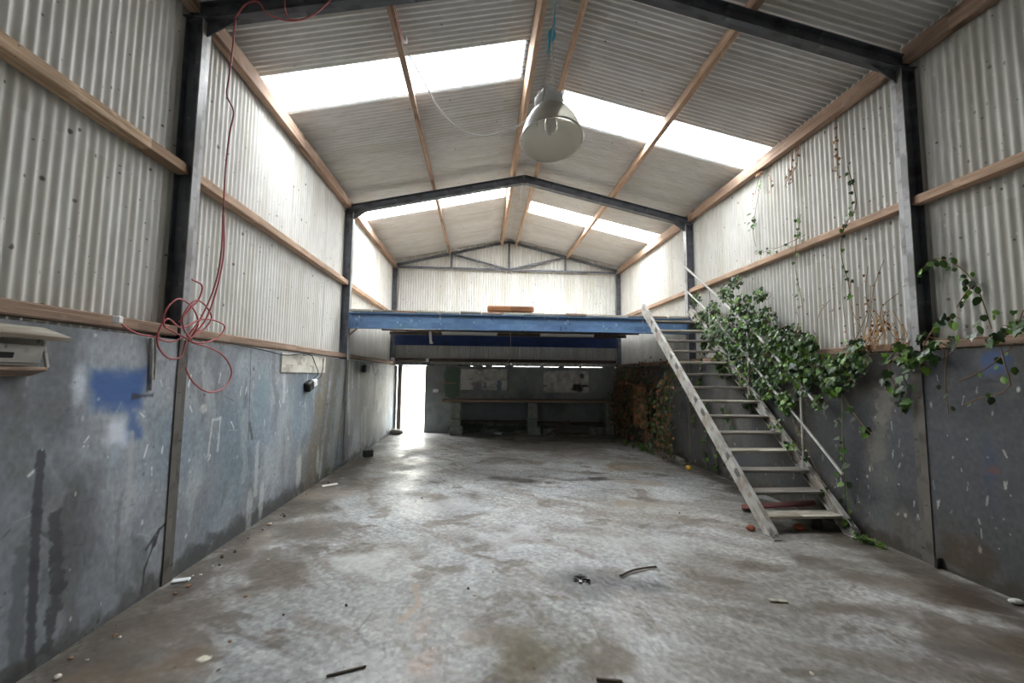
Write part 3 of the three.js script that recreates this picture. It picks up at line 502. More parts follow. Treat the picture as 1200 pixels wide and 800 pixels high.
// ---------------------------------------------------------------- hanging lamp with its rope, chain and cables
{
  const P = V(0.6, 3.76, -3.5), t = thing('pendant_lamp', 'dusty bell-shaped factory lamp hanging from the ridge', 'lamp', [P.x, P.y, P.z]);
  t.rotation.set(-0.2, 0, 0.03);
  const bell = [[0.272, 0], [0.268, 0.03], [0.255, 0.09], [0.228, 0.17], [0.188, 0.25], [0.14, 0.31], [0.095, 0.35], [0.075, 0.362]];
  const acrylic = new THREE.MeshPhysicalMaterial({ color: new THREE.Color().setRGB(0.7, 0.68, 0.62), transmission: 0.45, thickness: 0, roughness: 0.4, ior: 1.49 });
  part(t, 'reflector', lathe(bell, 48), acrylic);
  part(t, 'rim', new THREE.TorusGeometry(0.273, 0.008, 8, 56), std({ color: 0xd5d3cc, roughness: 0.3, metalness: 0.4 }), [0, 0.002, 0], [Math.PI / 2, 0, 0]);
  const dust = new THREE.MeshPhysicalMaterial({ color: new THREE.Color().setRGB(0.8, 0.79, 0.75), transmission: 0.9, thickness: 0, roughness: 0.12, ior: 1.5 });
  part(t, 'lens', lathe([[0.266, 0.0], [0.22, -0.016], [0.12, -0.028], [0.0005, -0.032]], 48), dust);
  part(t, 'bulb', lathe([[0.0005, 0.08], [0.04, 0.09], [0.058, 0.13], [0.056, 0.18], [0.035, 0.25], [0.03, 0.34]], 24), new THREE.MeshPhysicalMaterial({ color: 0xf2f2ec, roughness: 0.12, clearcoat: 1 }));
  const housing = part(t, 'housing', lathe([[0.06, 0.355], [0.085, 0.362], [0.1, 0.385], [0.128, 0.4], [0.133, 0.425], [0.118, 0.46], [0.084, 0.475], [0.074, 0.5], [0.07, 0.535], [0.05, 0.556], [0.0005, 0.56]], 32), whitePlastic);
  for (let i = 0; i < 10; i++) { const a = i / 10 * Math.PI * 2; part(housing, 'fin', box(0.008, 0.075, 0.03, 0.002), whitePlastic, [Math.cos(a) * 0.122, 0.43, Math.sin(a) * 0.122], [0, -a, 0]); }
  part(housing, 'cable_gland', box(0.06, 0.045, 0.045, 0.008), whitePlastic, [0.09, 0.49, 0.02]);
  const eye = part(t, 'eye_bolt', new THREE.TorusGeometry(0.018, 0.005, 8, 16), galvanised, [0, 0.578, 0]); void eye;
  for (const s of [-1, 1]) part(t, 'clip', box(0.012, 0.05, 0.02, 0.003), galvanised, [s * 0.27, 0.015, 0]);

  // chain of links up to the purlin
  const chain = thing('lamp_chain', 'steel chain holding up the factory lamp', 'chain', [0.615, 4.36, -3.57]);
  const link = new THREE.TorusGeometry(0.014, 0.0035, 6, 12); link.scale(0.75, 1.4, 1);
  for (let i = 0; i < 26; i++) part(chain, 'link', link, galvanised, [0.0006 * i, i * 0.03, 0], [0, i % 2 ? Math.PI / 2 : 0.1, 0]);
  single('blue_rope', mergeGeometries([tube([[0.62, 4.78, -3.56], [0.63, 5.0, -3.55], [0.65, 5.4, -3.53], [0.66, 5.72, -3.52]], 0.011, 20, 7), tube([[0.62, 4.83, -3.54], [0.585, 4.81, -3.52], [0.57, 4.76, -3.53], [0.595, 4.74, -3.56], [0.63, 4.78, -3.54], [0.61, 4.83, -3.52], [0.585, 4.78, -3.51], [0.577, 4.69, -3.52], [0.566, 4.6, -3.53]], 0.012, 44, 7)]), blueRope, 'knotted blue rope tied to the lamp chain', 'rope');
  single('hoist_rope', tube([[0.67, 5.7, -3.5], [0.645, 5.3, -3.51], [0.6, 4.8, -3.5], [0.55, 4.4, -3.48], [0.505, 4.05, -3.46], [0.46, 3.86, -3.44]], 0.007, 40, 6), rope, 'thin pale rope looped down behind the factory lamp', 'rope');
  single('lamp_cable', tube([[0.52, 4.23, -3.52], [0.47, 4.12, -3.56], [0.38, 4.03, -3.66], [0.19, 4.01, -3.81], [-0.01, 4.05, -3.97], [-0.23, 4.2, -4.13], [-0.47, 4.51, -4.29], [-0.73, 5.02, -4.4], [-0.905, 5.33, -4.44]], 0.008, 60, 7), whiteCable, 'white electric cable sagging from the factory lamp', 'cable');
  single('purlin_cable', tube([[-0.9, 5.36, -4.44], [-0.895, 5.33, -4.3], [-0.9, 5.35, -4.1], [-0.9, 5.34, -3.9]], 0.006, 24, 6), redCable, 'short red cable clipped to the purlin', 'cable');
  single('junction_box', box(0.05, 0.06, 0.06, 0.008), whitePlastic, 'small junction box on the purlin where white cable meets red', 'junction box', [-0.888, 5.4, -4.45]);
  single('ridge_cable', tube([[0.82, 5.66, -8.4], [0.8, 5.4, -8.42], [0.79, 5.2, -8.42]], 0.006, 12, 5), whiteCable, 'short loose white cord hanging from the ridge over the mezzanine', 'cable');
}

// ---------------------------------------------------------------- red cables
{
  const c = thing('red_cable', 'tangled red cable hanging down the post in loose loops', 'cable', [-2.4, 1.5, -3.8]);
  const lay = (pts, r = 0.007) => part(c, 'strand', tube(pts.map(([x, y, z]) => [x + 2.4, y - 1.5, z + 3.8]), r, pts.length * 8, 7), redCable);
  lay([[-2.2, 4.84, -3.64], [-2.205, 4.6, -3.64], [-2.23, 4.3, -3.66], [-2.25, 4.12, -3.68], [-2.2, 4.0, -3.7], [-2.23, 3.82, -3.72], [-2.27, 3.5, -3.76], [-2.3, 3.1, -3.82], [-2.33, 2.78, -3.88], [-2.37, 2.48, -3.89], [-2.4, 2.17, -3.78], [-2.42, 1.99, -3.66]]);
  lay([[-2.3, 3.1, -3.83], [-2.34, 2.75, -3.93], [-2.37, 2.4, -3.9], [-2.39, 2.15, -3.82], [-2.41, 2.02, -3.72]]);
  lay([[-2.41, 1.98, -3.68], [-2.4, 2.05, -3.58], [-2.4, 2.15, -3.56], [-2.39, 2.3, -3.68], [-2.39, 2.29, -3.79], [-2.4, 2.19, -3.92], [-2.41, 2.08, -3.85], [-2.43, 1.97, -3.69], [-2.44, 1.95, -3.77], [-2.44, 1.92, -4.01], [-2.45, 1.84, -4.25], [-2.45, 1.7, -4.37], [-2.45, 1.57, -4.28], [-2.45, 1.52, -4.05], [-2.45, 1.6, -3.84], [-2.45, 1.69, -3.74], [-2.45, 1.74, -3.71]]);
  lay([[-2.42, 1.97, -3.69], [-2.43, 2.02, -3.51], [-2.42, 2.06, -3.39], [-2.41, 2.16, -3.38], [-2.4, 2.28, -3.49], [-2.4, 2.24, -3.66], [-2.42, 2.12, -3.78], [-2.43, 1.97, -3.72], [-2.43, 1.96, -3.88], [-2.42, 2.04, -4.09], [-2.41, 2.13, -4.14], [-2.4, 2.17, -3.98], [-2.4, 2.15, -3.77], [-2.42, 2.06, -3.58], [-2.42, 2.11, -3.42], [-2.43, 2.01, -3.36], [-2.45, 1.9, -3.39], [-2.46, 1.81, -3.53], [-2.46, 1.83, -3.66], [-2.45, 1.96, -3.69]]);
  lay([[-2.46, 2.04, -3.04], [-2.46, 2.0, -3.11], [-2.455, 1.97, -3.21], [-2.455, 1.965, -3.33], [-2.45, 1.94, -3.5], [-2.44, 1.98, -3.64]]);
  lay([[-2.4, 2.47, -3.63], [-2.38, 2.44, -3.73], [-2.39, 2.32, -3.72], [-2.4, 2.22, -3.63], [-2.42, 2.1, -3.55]]);
  part(c, 'plug', box(0.05, 0.055, 0.05, 0.01), whitePlastic, [-2.455 + 2.4, 2.05 - 1.5, -3.02 + 3.8]);
  const g = thing('red_cable', 'red cable draped in a swag from the dark rafter', 'cable', [-1.8, 4.85, -3.62]);
  const lay2 = (pts) => part(g, 'strand', tube(pts.map(([x, y, z]) => [x + 1.8, y - 4.85, z + 3.62]), 0.007, pts.length * 8, 7), redCable);
  lay2([[-2.2, 4.86, -3.655], [-2.12, 4.98, -3.655], [-2.02, 4.99, -3.64], [-1.94, 4.88, -3.62], [-1.83, 4.82, -3.61], [-1.68, 4.81, -3.61], [-1.54, 4.87, -3.61], [-1.42, 5.03, -3.64], [-1.36, 5.14, -3.66]]);
  lay2([[-1.8, 5.06, -3.655], [-1.77, 4.9, -3.62], [-1.73, 4.82, -3.61], [-1.66, 4.81, -3.6]]);
}

// ---------------------------------------------------------------- fixings on the plastered walls
{
  const s = thing('wall_bracket', 'wall box of scrap boards and tin on the blue-patched wall', 'shelf', [XL - 0.012, 1.66, -2.25]);
  part(s, 'top_board', box(0.16, 0.03, 0.72, 0.004), timberPale, [0.08, 0.245, 0.02], [0, 0, -0.35]);
  part(s, 'back_box', box(0.06, 0.15, 0.55, 0.004), galvanised, [0.03, 0.14, 0]); part(s, 'tin_front', box(0.012, 0.1, 0.5, 0.003), galvanised, [0.075, 0.13, -0.02], [0, 0, -0.2]);
  part(s, 'lower_board', box(0.1, 0.02, 0.62, 0.004), timberOld, [0.05, 0.035, 0.02], [0, 0, 0.35]); part(s, 'strap', box(0.014, 0.17, 0.02, 0.003), galvanised, [0.075, 0.14, -0.285], [0.25, 0, 0]);
  part(s, 'slot', box(0.006, 0.03, 0.12, 0.002), blackRubber, [0.084, 0.12, -0.06], [0, 0, -0.2]);
  single('wall_conduit', mergeGeometries([tube([[XL + 0.006, 1.955, -3.36], [XL + 0.004, 1.8, -3.385], [XL + 0.003, 1.56, -3.405]], 0.011, 12, 8), tube([[XL + 0.006, 1.955, -3.40], [XL + 0.004, 1.8, -3.42], [XL + 0.003, 1.64, -3.43]], 0.008, 12, 8)]), galvanised, 'pair of short grey conduits beside the blue paint patch', 'pipe');
  const b = single('wall_board', box(0.022, 0.25, 1.5, 0.004), std({ map: scaleMap(new Paint(256, 64, 0, 2, 0, 0.5, [206, 202, 190]).grain(4, 8, 0.1, 5).patches(5, 7, [160, 150, 136], 0.56, 0.7, 0.7, 8).specks(20, 0.006, 0.02, [96, 84, 70], 0.8).texture(), 0.5, 2), roughness: 0.85 }), 'cream painted board fixed along the top of the plastered wall', 'board', [XL - 0.001, 1.835, -6.23]); void b;
  const d = thing('wall_switch', 'dangling dark and white switch box with loose wires', 'switch', [XL - 0.012, 1.5, -6.36]);
  part(d, 'dark_box', box(0.09, 0.14, 0.16, 0.015), blackRubber, [0.045, 0.02, 0.06], [0.3, 0, 0]); part(d, 'white_box', box(0.08, 0.1, 0.12, 0.012), whitePlastic, [0.045, 0.06, -0.1], [0.25, 0, 0]);
  part(d, 'wire', tube([[0.04, 0.11, -0.14], [0.06, 0.13, -0.28], [0.05, 0.25, -0.42], [0.03, 0.44, -0.5]], 0.006, 20, 6), blackRubber); part(d, 'wire', tube([[0.04, 0.12, -0.1], [0.07, 0.2, -0.2], [0.05, 0.34, -0.12], [0.04, 0.46, 0.0], [0.04, 0.45, 0.3]], 0.006, 24, 6), blackRubber);
  const e = thing('wall_fitting', 'grimy old bulkhead fitting at the top of the plaster under the mezzanine', 'fitting', [XL - 0.012, 1.72, -9.4]);
  part(e, 'case', box(0.1, 0.16, 0.3, 0.02), blackRubber, [0.05, 0.09, 0.1]); part(e, 'bracket', box(0.04, 0.1, 0.14, 0.01), galvanised, [0.02, 0.14, -0.14]);
  part(e, 'wire', tube([[0.03, 0.17, -0.2], [0.05, 0.22, -0.4], [0.04, 0.05, -0.6], [0.03, -0.05, -0.9], [0.03, 0.1, -1.1]], 0.006, 24, 6), blackRubber);
  single('wire_run', tube([[XL + 0.02, 1.99, -4.4], [XL + 0.02, 1.955, -5.1], [XL + 0.03, 1.93, -5.5], [XL + 0.02, 1.98, -6.2], [XL + 0.03, 1.99, -7.0]], 0.007, 30, 6), blackRubber, 'black wire trailing along the top of the blue-patched plaster', 'cable');
  single('junction_box', box(0.1, 0.12, 0.06, 0.01), whitePlastic, 'white junction box on the corner post beside the doorway', 'junction box', [-2.55, 2.13, F3 + 0.032]);
  single('junction_box', box(0.09, 0.1, 0.05, 0.012), whitePlastic, 'white junction box over the corner of the doorway', 'junction box', [-1.55, 2.13, ZB + 0.12]);
}

// ---------------------------------------------------------------- end wall: bench, boards, strip lights
{
  const chalk = (s, spots) => { const p = new Paint(256, 128, 0, 1.4, 0, 0.65, [208, 206, 202]).grain(6, 6, 0.14, s, 5).patches(5, 5, [160, 155, 150], 0.52, 0.68, 0.7, s + 3).specks(60, 0.006, 0.03, [124, 120, 116], 0.6, 1.4); for (const [x, y, rx, ry, c, a] of spots) p.blot(x, y, rx, ry, c, a, { f: 9 }); return scaleMap(p.texture(), 1 / 1.4, 1 / 0.65); };
  const mA = std({ map: chalk(810, [[0.0, 0.5, 0.12, 0.12, [90, 110, 140], 0.6], [0.45, 0.5, 0.1, 0.2, [84, 104, 130], 0.7], [-0.6, 0.3, 0.05, 0.08, [40, 40, 42], 0.8], [1.2, 0.45, 0.2, 0.2, [110, 110, 116], 0.6]]), roughness: 0.85 });
  const mB = std({ map: chalk(840, [[0.35, 0.5, 0.2, 0.16, [38, 36, 36], 0.9], [0.5, 0.55, 0.3, 0.04, [50, 46, 44], 0.8], [0.5, 0.2, 0.08, 0.1, [60, 56, 54], 0.7]]), roughness: 0.85 });
  single('wall_panel', box(1.39, 0.63, 0.03, 0.004), mA, 'pale blotched panel on the end wall beside the doorway', 'panel', [0.135, 1.575, ZB + 0.016]);
  single('wall_panel', box(1.39, 0.66, 0.03, 0.004), mB, 'pale panel with a black scorch mark on the end wall', 'panel', [2.635, 1.53, ZB + 0.016]);

  const bench = thing('workbench', 'long workbench with thick timber top on stacked block piers', 'workbench', [1.55, 0, -12.35]);
  part(bench, 'bench_top', box(5.2, 0.045, 0.62, 0.006), timberDark, [0, 0.985, 0]);
  part(bench, 'front_edge', box(5.2, 0.05, 0.03, 0.004), timberOld, [0, 0.965, 0.325]);
  const block = std({ map: new Paint(128, 128, 0, 0.5, 0, 0.5, [150, 156, 150]).grain(10, 10, 0.16, 91, 4).patches(8, 8, [98, 112, 96], 0.52, 0.68, 0.6, 95).texture(), roughness: 0.9 });
  for (const [x, off] of [[-2.22, [0, 0.012, -0.004, 0.02]], [0, [0.01, -0.008, 0.006, 0]], [2.3, [0, 0.01, -0.01, 0.004]]])
    for (let k = 0; k < 4; k++) part(bench, 'block', box(k === 0 ? 0.36 : 0.28, 0.228, 0.5, 0.012), block, [x + off[k] + (k === 0 ? 0.03 : 0), 0.115 + k * 0.2325, -0.02 + off[k]]);
  part(bench, 'lower_shelf', box(2.0, 0.05, 0.34, 0.006), timberDark, [-1.1, 0.34, -0.12]); part(bench, 'lower_shelf', box(2.1, 0.05, 0.34, 0.006), timberDark, [1.15, 0.3, -0.12]);
  single('small_shelf', mergeGeometries([box(0.45, 0.028, 0.16, 0.004), box(0.02, 0.1, 0.12, 0.004).clone().translate(-0.15, -0.06, -0.015)]), timberWarm, 'little timber shelf on the green paint beside the doorway', 'shelf', [-0.93, 1.46, ZB + 0.082]);
  single('switch_box', box(0.16, 0.1, 0.06, 0.01), whitePlastic, 'white switch box on the plaster beside the doorway', 'switch', [-1.29, 1.23, ZB + 0.031]);
  // junk under the bench
  single('scrap_plank', bar(V(1.95, 0.04, -12.0), V(2.6, 0.42, -12.1), 0.09, 0.03), timberDark, 'dark plank leaning up under the workbench', 'plank');
  single('scrap_plank', box(0.95, 0.05, 0.12, 0.006), timberDark, 'dark plank lying on the floor under the workbench', 'plank', [2.72, 0.026, -12.25], null, [0, 0.08, 0]);
  single('concrete_block', box(0.36, 0.2, 0.22, 0.015), block, 'loose concrete block under the workbench near the rusty rack', 'block', [3.46, 0.1, -12.3], null, [0, 0.3, 0]);
  single('concrete_block', box(0.3, 0.16, 0.2, 0.015), block, 'loose concrete block under the workbench beside the leaning plank', 'block', [2.05, 0.08, -12.45], null, [0, -0.2, 0]);
  single('rag', new THREE.IcosahedronGeometry(0.1, 2).scale(1.2, 0.5, 0.9), std({ color: 0x8d9494, roughness: 1 }), 'crumpled pale rag on the floor under the workbench', 'rag', [0.55, 0.045, -12.1]);

  // strip lights (off) fixed under the deck
  const strip = (x, z, l) => { const t = thing('strip_light', l, 'light fitting', [x, 2.748, z], 'strip lights under the mezzanine'); part(t, 'batten', box(1.42, 0.05, 0.06, 0.006), whitePlastic, [0, 0.025, 0]); part(t, 'tube', new THREE.CylinderGeometry(0.014, 0.014, 1.34, 10).rotateZ(Math.PI / 2), std({ color: 0xdedbd0, roughness: 0.3 }), [0, -0.018, 0]); for (const s of [-1, 1]) part(t, 'end_cap', box(0.03, 0.05, 0.05, 0.006), whitePlastic, [s * 0.68, -0.01, 0]); };
  strip(-0.27, -10.734, 'white strip light under the mezzanine over the doorway side'); strip(2.26, -10.734, 'white strip light under the mezzanine over the stair side');
  const h = thing('strip_light', 'short white light fitting dangling by one end under the mezzanine', 'light fitting', [-1.24, 2.5, -10.69]);
  part(h, 'batten', bar(V(0, 0, 0), V(-0.03, 0.296, -0.044), 0.055, 0.05), whitePlastic); part(h, 'end_cap', box(0.08, 0.05, 0.06, 0.008), whitePlastic, [0.015, 0.0, 0.01]);
  single('hanging_wire', tube([[0.78, 2.798, -10.73], [0.785, 2.5, -10.7], [0.77, 2.3, -10.68], [0.8, 2.16, -10.68], [0.7, 2.05, -10.66]], 0.006, 30, 6), whiteCable, 'thin pale wire hanging under the middle of the mezzanine', 'cable');
}

// ---------------------------------------------------------------- rusty rack on the ivy wall
{
  const t = thing('rusty_rack', 'rusty orange steel rack standing against the wall under ivy', 'rack', [3.98, 0, -10.65]);
  for (const z of [-1.12, 1.12]) for (const x of [-0.13, 0.13]) part(t, 'upright', box(0.04, 1.52, 0.04, 0.004), rust, [x, 0.76, z]);
  for (const y of [0.5, 1.0, 1.5]) part(t, 'shelf', box(0.3, 0.03, 2.28, 0.004), rust, [0, y, 0]);
  part(t, 'panel', box(0.012, 0.94, 0.72, 0.003), rust, [-0.156, 1.0, -0.72]); part(t, 'panel', box(0.012, 0.98, 0.7, 0.003), rustBright, [-0.156, 0.98, 0.76]);
}

// ---------------------------------------------------------------- ivy and other growth
const leafMats = [[44, 74, 24], [62, 98, 30], [30, 54, 22], [92, 132, 36]].map(([r, g, b], i) => new THREE.MeshPhysicalMaterial({ color: new THREE.Color(`rgb(${r},${g},${b})`), roughness: i === 2 ? 0.3 : 0.42, transmission: 0.25, thickness: 0, specularIntensity: 0.8 }));
const deadLeaf = [std({ color: 0x8a6242, roughness: 0.9 }), std({ color: 0x6d4a34, roughness: 0.9 }), std({ color: 0xa98358, roughness: 0.9 })];
const stemMat = std({ color: 0x7d6247, roughness: 0.9 }), stemGreen = std({ color: 0x71803a, roughness: 0.8 });
function leafShape(lobes, curl) {                                    // about 1 long, stalk at the origin, tip towards -y, face towards +z
  const P = [0, -0.32, 0], I = [], n = lobes.length;
  for (const [x, y] of lobes) P.push(x, y, -curl * (x * x * 1.6 + 0.25 * y * y) + Math.abs(x) * 0.16);
  for (let i = 1; i <= n; i++) I.push(0, i, i % n + 1);
  const g = new THREE.BufferGeometry(); g.setAttribute('position', new THREE.Float32BufferAttribute(P, 3)); g.setIndex(I); g.computeVertexNormals();
  g.setAttribute('uv', new THREE.Float32BufferAttribute(P.filter((_, i) => i % 3 < 2), 2)); return g;
}
const mirror = (h) => [...h, ...h.slice(1, -1).reverse().map(([x, y]) => [-x, y])].reverse();
const ivyLeaf = [0.25, 0.6, -0.2].map((c) => leafShape(mirror([[0, 0], [0.2, 0.1], [0.42, 0.02], [0.46, -0.16], [0.33, -0.3], [0.46, -0.42], [0.36, -0.56], [0.2, -0.6], [0.12, -0.82], [0, -1]]), c));
const ovalLeaf = [0.4, 0.9].map((c) => leafShape(mirror([[0, 0], [0.2, -0.1], [0.33, -0.35], [0.3, -0.62], [0.15, -0.88], [0, -1]]), c));
function orient(pos, normal, tip, size) {
  const z = normal.clone().normalize(), y = tip.clone().negate(); y.addScaledVector(z, -y.dot(z)).normalize(); const x = y.clone().cross(z);
  return new THREE.Matrix4().makeBasis(x.multiplyScalar(size), y.multiplyScalar(size), z.multiplyScalar(size)).setPosition(pos);
}
function vine(name, label, category, base, { strands = [], blobs = [], mats = leafMats, shapes = ivyLeaf, size = [0.05, 0.1], density = 22, out = V(-1, 0.35, 0.35), stem = stemMat, most = 300, group, jitter = 0.05, thick = 1500, twigs = 3 }) {
  const t = thing(name, label, category, base, group), o = V(...base), leaves = [];
  for (const s of strands) {
    const c = new THREE.CatmullRomCurve3(s.map((p) => V(...p).sub(o)), false, 'centripetal'), L = c.getLength();
    for (let i = 0; i < s.length; i++) c.points[i].add(i ? V(rr(-0.015, 0.015), 0, rr(-0.02, 0.02)) : V(0, 0, 0));
    part(t, 'stem', new THREE.TubeGeometry(c, Math.max(6, Math.round(L * 14)), 0.0045, 5, false), stem);
    for (let k = 0; k < L * density; k++) {
      const p = c.getPoint(rnd()).add(V(rr(-jitter, jitter * 0.4), rr(-jitter, jitter), rr(-jitter, jitter)));
      leaves.push([p, V(out.x + rr(-0.5, 0.5), out.y + rr(-0.6, 0.6), out.z + rr(-0.8, 0.8)), V(rr(-0.3, 0.3), -1, rr(-0.7, 0.7)), rr(...size)]);
    }
  }
  for (const [x, y, z, r, n] of blobs) {
    const c = V(x, y, z).sub(o);
    for (let k = 0; k < (n ?? r * r * thick); k++) {
      let q; do { q = V(rr(-1, 1), rr(-1, 1), rr(-1, 1)); } while (q.lengthSq() > 1);
      const p = c.clone().add(V(q.x * r * 0.55, q.y * r, q.z * r * 1.15));
      leaves.push([p, V(out.x + rr(-0.6, 0.6), out.y + rr(-0.6, 0.7), out.z + rr(-0.9, 0.9)), V(rr(-0.4, 0.4), -1, rr(-0.8, 0.8)), rr(...size)]);
    }
    for (let k = 0; k < twigs; k++) { const a = c.clone().add(V(rr(-0.3, 0.3) * r, rr(0.3, 1) * r, rr(-1, 1) * r)), b = c.clone().add(V(rr(-0.3, 0.3) * r, -rr(0.3, 1) * r, rr(-1, 1) * r)), m = a.clone().add(b).multiplyScalar(0.5).add(V(rr(-0.06, 0.06), 0, rr(-0.1, 0.1))); for (const q of [a, m, b]) q.x = Math.min(q.x, (q.y + o.y < 2.16 ? 4.16 : 4.31) - o.x); part(t, 'stem', tube([a.toArray(), m.toArray(), b.toArray()], 0.004, 8, 4), stem); }
  }
  for (const l of leaves) l[0].x = Math.min(l[0].x, (l[0].y + o.y < 2.16 ? 4.15 : 4.3) - o.x - 0.25 * l[3]);         // nothing grows into the wall
  leaves.sort((a, b) => b[3] / (5 - o.z - b[0].z) - a[3] / (5 - o.z - a[0].z));
  const M = new THREE.Matrix4();
  leaves.slice(0, most).forEach(([p, n, d, s], i) => { const m = part(t, 'leaf', shapes[i % shapes.length], mats[(i * 7 + (i >> 3)) % mats.length]); M.copy(orient(p, n, d, s)); M.decompose(m.position, m.quaternion, m.scale); });
  const rest = leaves.slice(most);
  if (rest.length) mats.forEach((mat, j) => {
    const mine = rest.filter((_, i) => i % mats.length === j); if (!mine.length) return;
    const im = new THREE.InstancedMesh(shapes[j % shapes.length], mat, mine.length); im.name = 'foliage'; im.userData = { kind: 'stuff' }; im.castShadow = im.receiveShadow = true;
    mine.forEach(([p, n, d, s], i) => im.setMatrixAt(i, orient(p, n, d, s))); t.add(im);
  });
  return t;
}
vine('ivy', 'dense glossy ivy smothering the stair handrail', 'ivy', [4.0, 1.2, -5.8], { blobs: [[4.10, 3.20, -7.65, 0.14], [4.10, 2.76, -7.45, 0.21], [4.10, 3.09, -6.67, 0.16], [4.10, 3.25, -6.38, 0.13], [4.10, 2.53, -6.82, 0.31], [4.10, 2.27, -6.30, 0.33], [4.10, 2.80, -6.22, 0.23], [4.10, 2.10, -5.68, 0.32], [4.10, 2.54, -5.74, 0.21], [4.10, 1.95, -6.73, 0.27], [4.10, 1.74, -6.18, 0.23], [4.10, 2.25, -5.25, 0.19], [4.10, 1.61, -5.70, 0.23], [4.10, 1.35, -6.10, 0.17], [4.10, 2.35, -7.24, 0.21], [4.10, 2.93, -5.81, 0.12], [4.10, 1.79, -5.44, 0.18], [4.10, 2.91, -7.07, 0.17], [4.10, 2.45, -6.04, 0.25]], size: [0.03, 0.072], mats: [leafMats[0], leafMats[2], leafMats[1], leafMats[0], leafMats[2], leafMats[3]], thick: 3200, twigs: 6 });
vine('ivy', 'ivy spilling over the dark wall between the stairs and the post', 'ivy', [4.05, 1.0, -4.7], { thick: 3400, twigs: 6, blobs: [[4.06, 1.90, -5.15, 0.25], [4.06, 1.84, -4.76, 0.19], [4.06, 1.88, -4.44, 0.15], [4.06, 2.03, -4.21, 0.10], [4.06, 2.16, -4.92, 0.14], [4.06, 1.40, -5.33, 0.15], [4.06, 1.43, -4.76, 0.09], [4.06, 1.62, -4.57, 0.12], [4.06, 1.74, -4.37, 0.12], [4.06, 1.63, -5.02, 0.14], [4.06, 2.20, -5.44, 0.18], [4.06, 1.87, -4.17, 0.08]], strands: [[[4.1, 2.1, -4.2], [4.1, 1.92, -4.31], [4.1, 1.64, -4.5], [4.1, 1.52, -4.66]], [[4.1, 1.62, -4.53], [4.1, 1.36, -4.37], [4.1, 1.22, -4.25], [4.1, 1.13, -4.16]]], density: 18, size: [0.035, 0.088] });
vine('ivy', 'thin ivy runner trailing down the crack to the floor beside the stairs', 'ivy', [4.1, 0, -4.5], { strands: [[[4.1, 0.01, -4.5], [4.1, 0.22, -4.49], [4.1, 0.59, -4.5], [4.1, 0.97, -4.5], [4.1, 1.59, -4.5]]], density: 22, size: [0.035, 0.075], stem: stemGreen });
vine('ivy', 'sparse ivy creeping along the lower stair stringer', 'ivy', [4.06, 0.2, -4.9], { strands: [[[4.06, 1.31, -5.26], [4.06, 0.84, -5.0], [4.06, 0.54, -4.82], [4.06, 0.26, -4.64]]], blobs: [[4.0, 1.05, -5.44, 0.13, 16], [4.0, 0.86, -5.18, 0.11, 14]], density: 18, size: [0.03, 0.06] });
vine('ivy', 'ivy twined round the foot of the iron post above the dark wall', 'ivy', [4.12, 1.3, -3.7], { strands: [[[4.12, 2.08, -3.71], [4.12, 1.82, -3.8], [4.12, 1.57, -3.79], [4.12, 1.31, -3.84]], [[4.12, 2.07, -3.71], [4.12, 1.95, -3.9], [4.12, 1.78, -3.94], [4.12, 1.55, -3.86]]], blobs: [[4.1, 1.93, -3.82, 0.11, 16], [4.1, 1.97, -3.5, 0.1, 14], [4.1, 1.84, -3.66, 0.1, 14]], density: 20, size: [0.05, 0.1] });
vine('ivy', 'ivy sprays arching across the sheeting beside the iron post', 'ivy', [4.27, 2.1, -3.4], { strands: [[[4.2, 2.67, -3.74], [4.24, 2.79, -3.62], [4.27, 2.84, -3.53], [4.27, 2.71, -3.37], [4.27, 2.52, -3.28], [4.27, 2.32, -3.23], [4.25, 2.13, -3.16]], [[4.27, 2.52, -3.28], [4.27, 2.46, -3.36], [4.27, 2.35, -3.41]], [[4.13, 2.02, -3.6], [4.2, 2.22, -3.52], [4.22, 2.28, -3.42], [4.22, 2.24, -3.34]]], density: 26, size: [0.045, 0.085], shapes: ovalLeaf });
vine('ivy', 'ivy lying along the wall plate with loops over the dark plaster', 'ivy', [4.13, 1.4, -3.1], { strands: [[[4.13, 2.24, -2.86], [4.13, 2.1, -2.92], [4.13, 2.05, -3.09], [4.13, 2.06, -3.27], [4.13, 2.07, -3.47], [4.13, 2.12, -3.6]], [[4.13, 2.12, -2.7], [4.13, 2.1, -2.85], [4.13, 2.14, -3.0]]], density: 26, size: [0.045, 0.095] });
vine('ivy_runner', 'bare looping ivy runners with few leaves on the blue-tinged plaster', 'ivy', [4.13, 1.4, -3.1], { strands: [[[4.13, 1.99, -2.93], [4.13, 1.84, -3.07], [4.13, 1.74, -3.22], [4.13, 1.69, -3.32]], [[4.13, 1.96, -3.02], [4.13, 1.79, -2.99], [4.13, 1.67, -2.98], [4.13, 1.59, -3.06], [4.13, 1.55, -3.18], [4.13, 1.49, -3.3]], [[4.13, 2.0, -3.39], [4.13, 1.74, -3.42], [4.13, 1.4, -3.45]]], density: 7, size: [0.035, 0.07], shapes: ovalLeaf });
vine('ivy', 'ivy strand climbing the sheeting above the stair ivy', 'ivy', [4.28, 2.1, -5.2], { strands: [[[4.29, 2.1, -5.25], [4.28, 2.65, -5.22], [4.2, 3.2, -5.21], [4.2, 3.55, -5.19], [4.28, 3.9, -5.15]], [[4.2, 3.6, -6.01], [4.16, 3.55, -5.64], [4.16, 3.53, -5.3], [4.2, 3.57, -5.04]]], density: 15, size: [0.03, 0.065] });
vine('ivy', 'ivy strand hanging past the rail toward the iron post', 'ivy', [4.3, 2.1, -4.45], { strands: [[[4.29, 2.1, -4.48], [4.3, 2.73, -4.51], [4.2, 3.2, -4.5], [4.17, 3.45, -4.41], [4.3, 3.7, -4.37], [4.28, 4.2, -4.46]]], density: 11, size: [0.03, 0.07] });
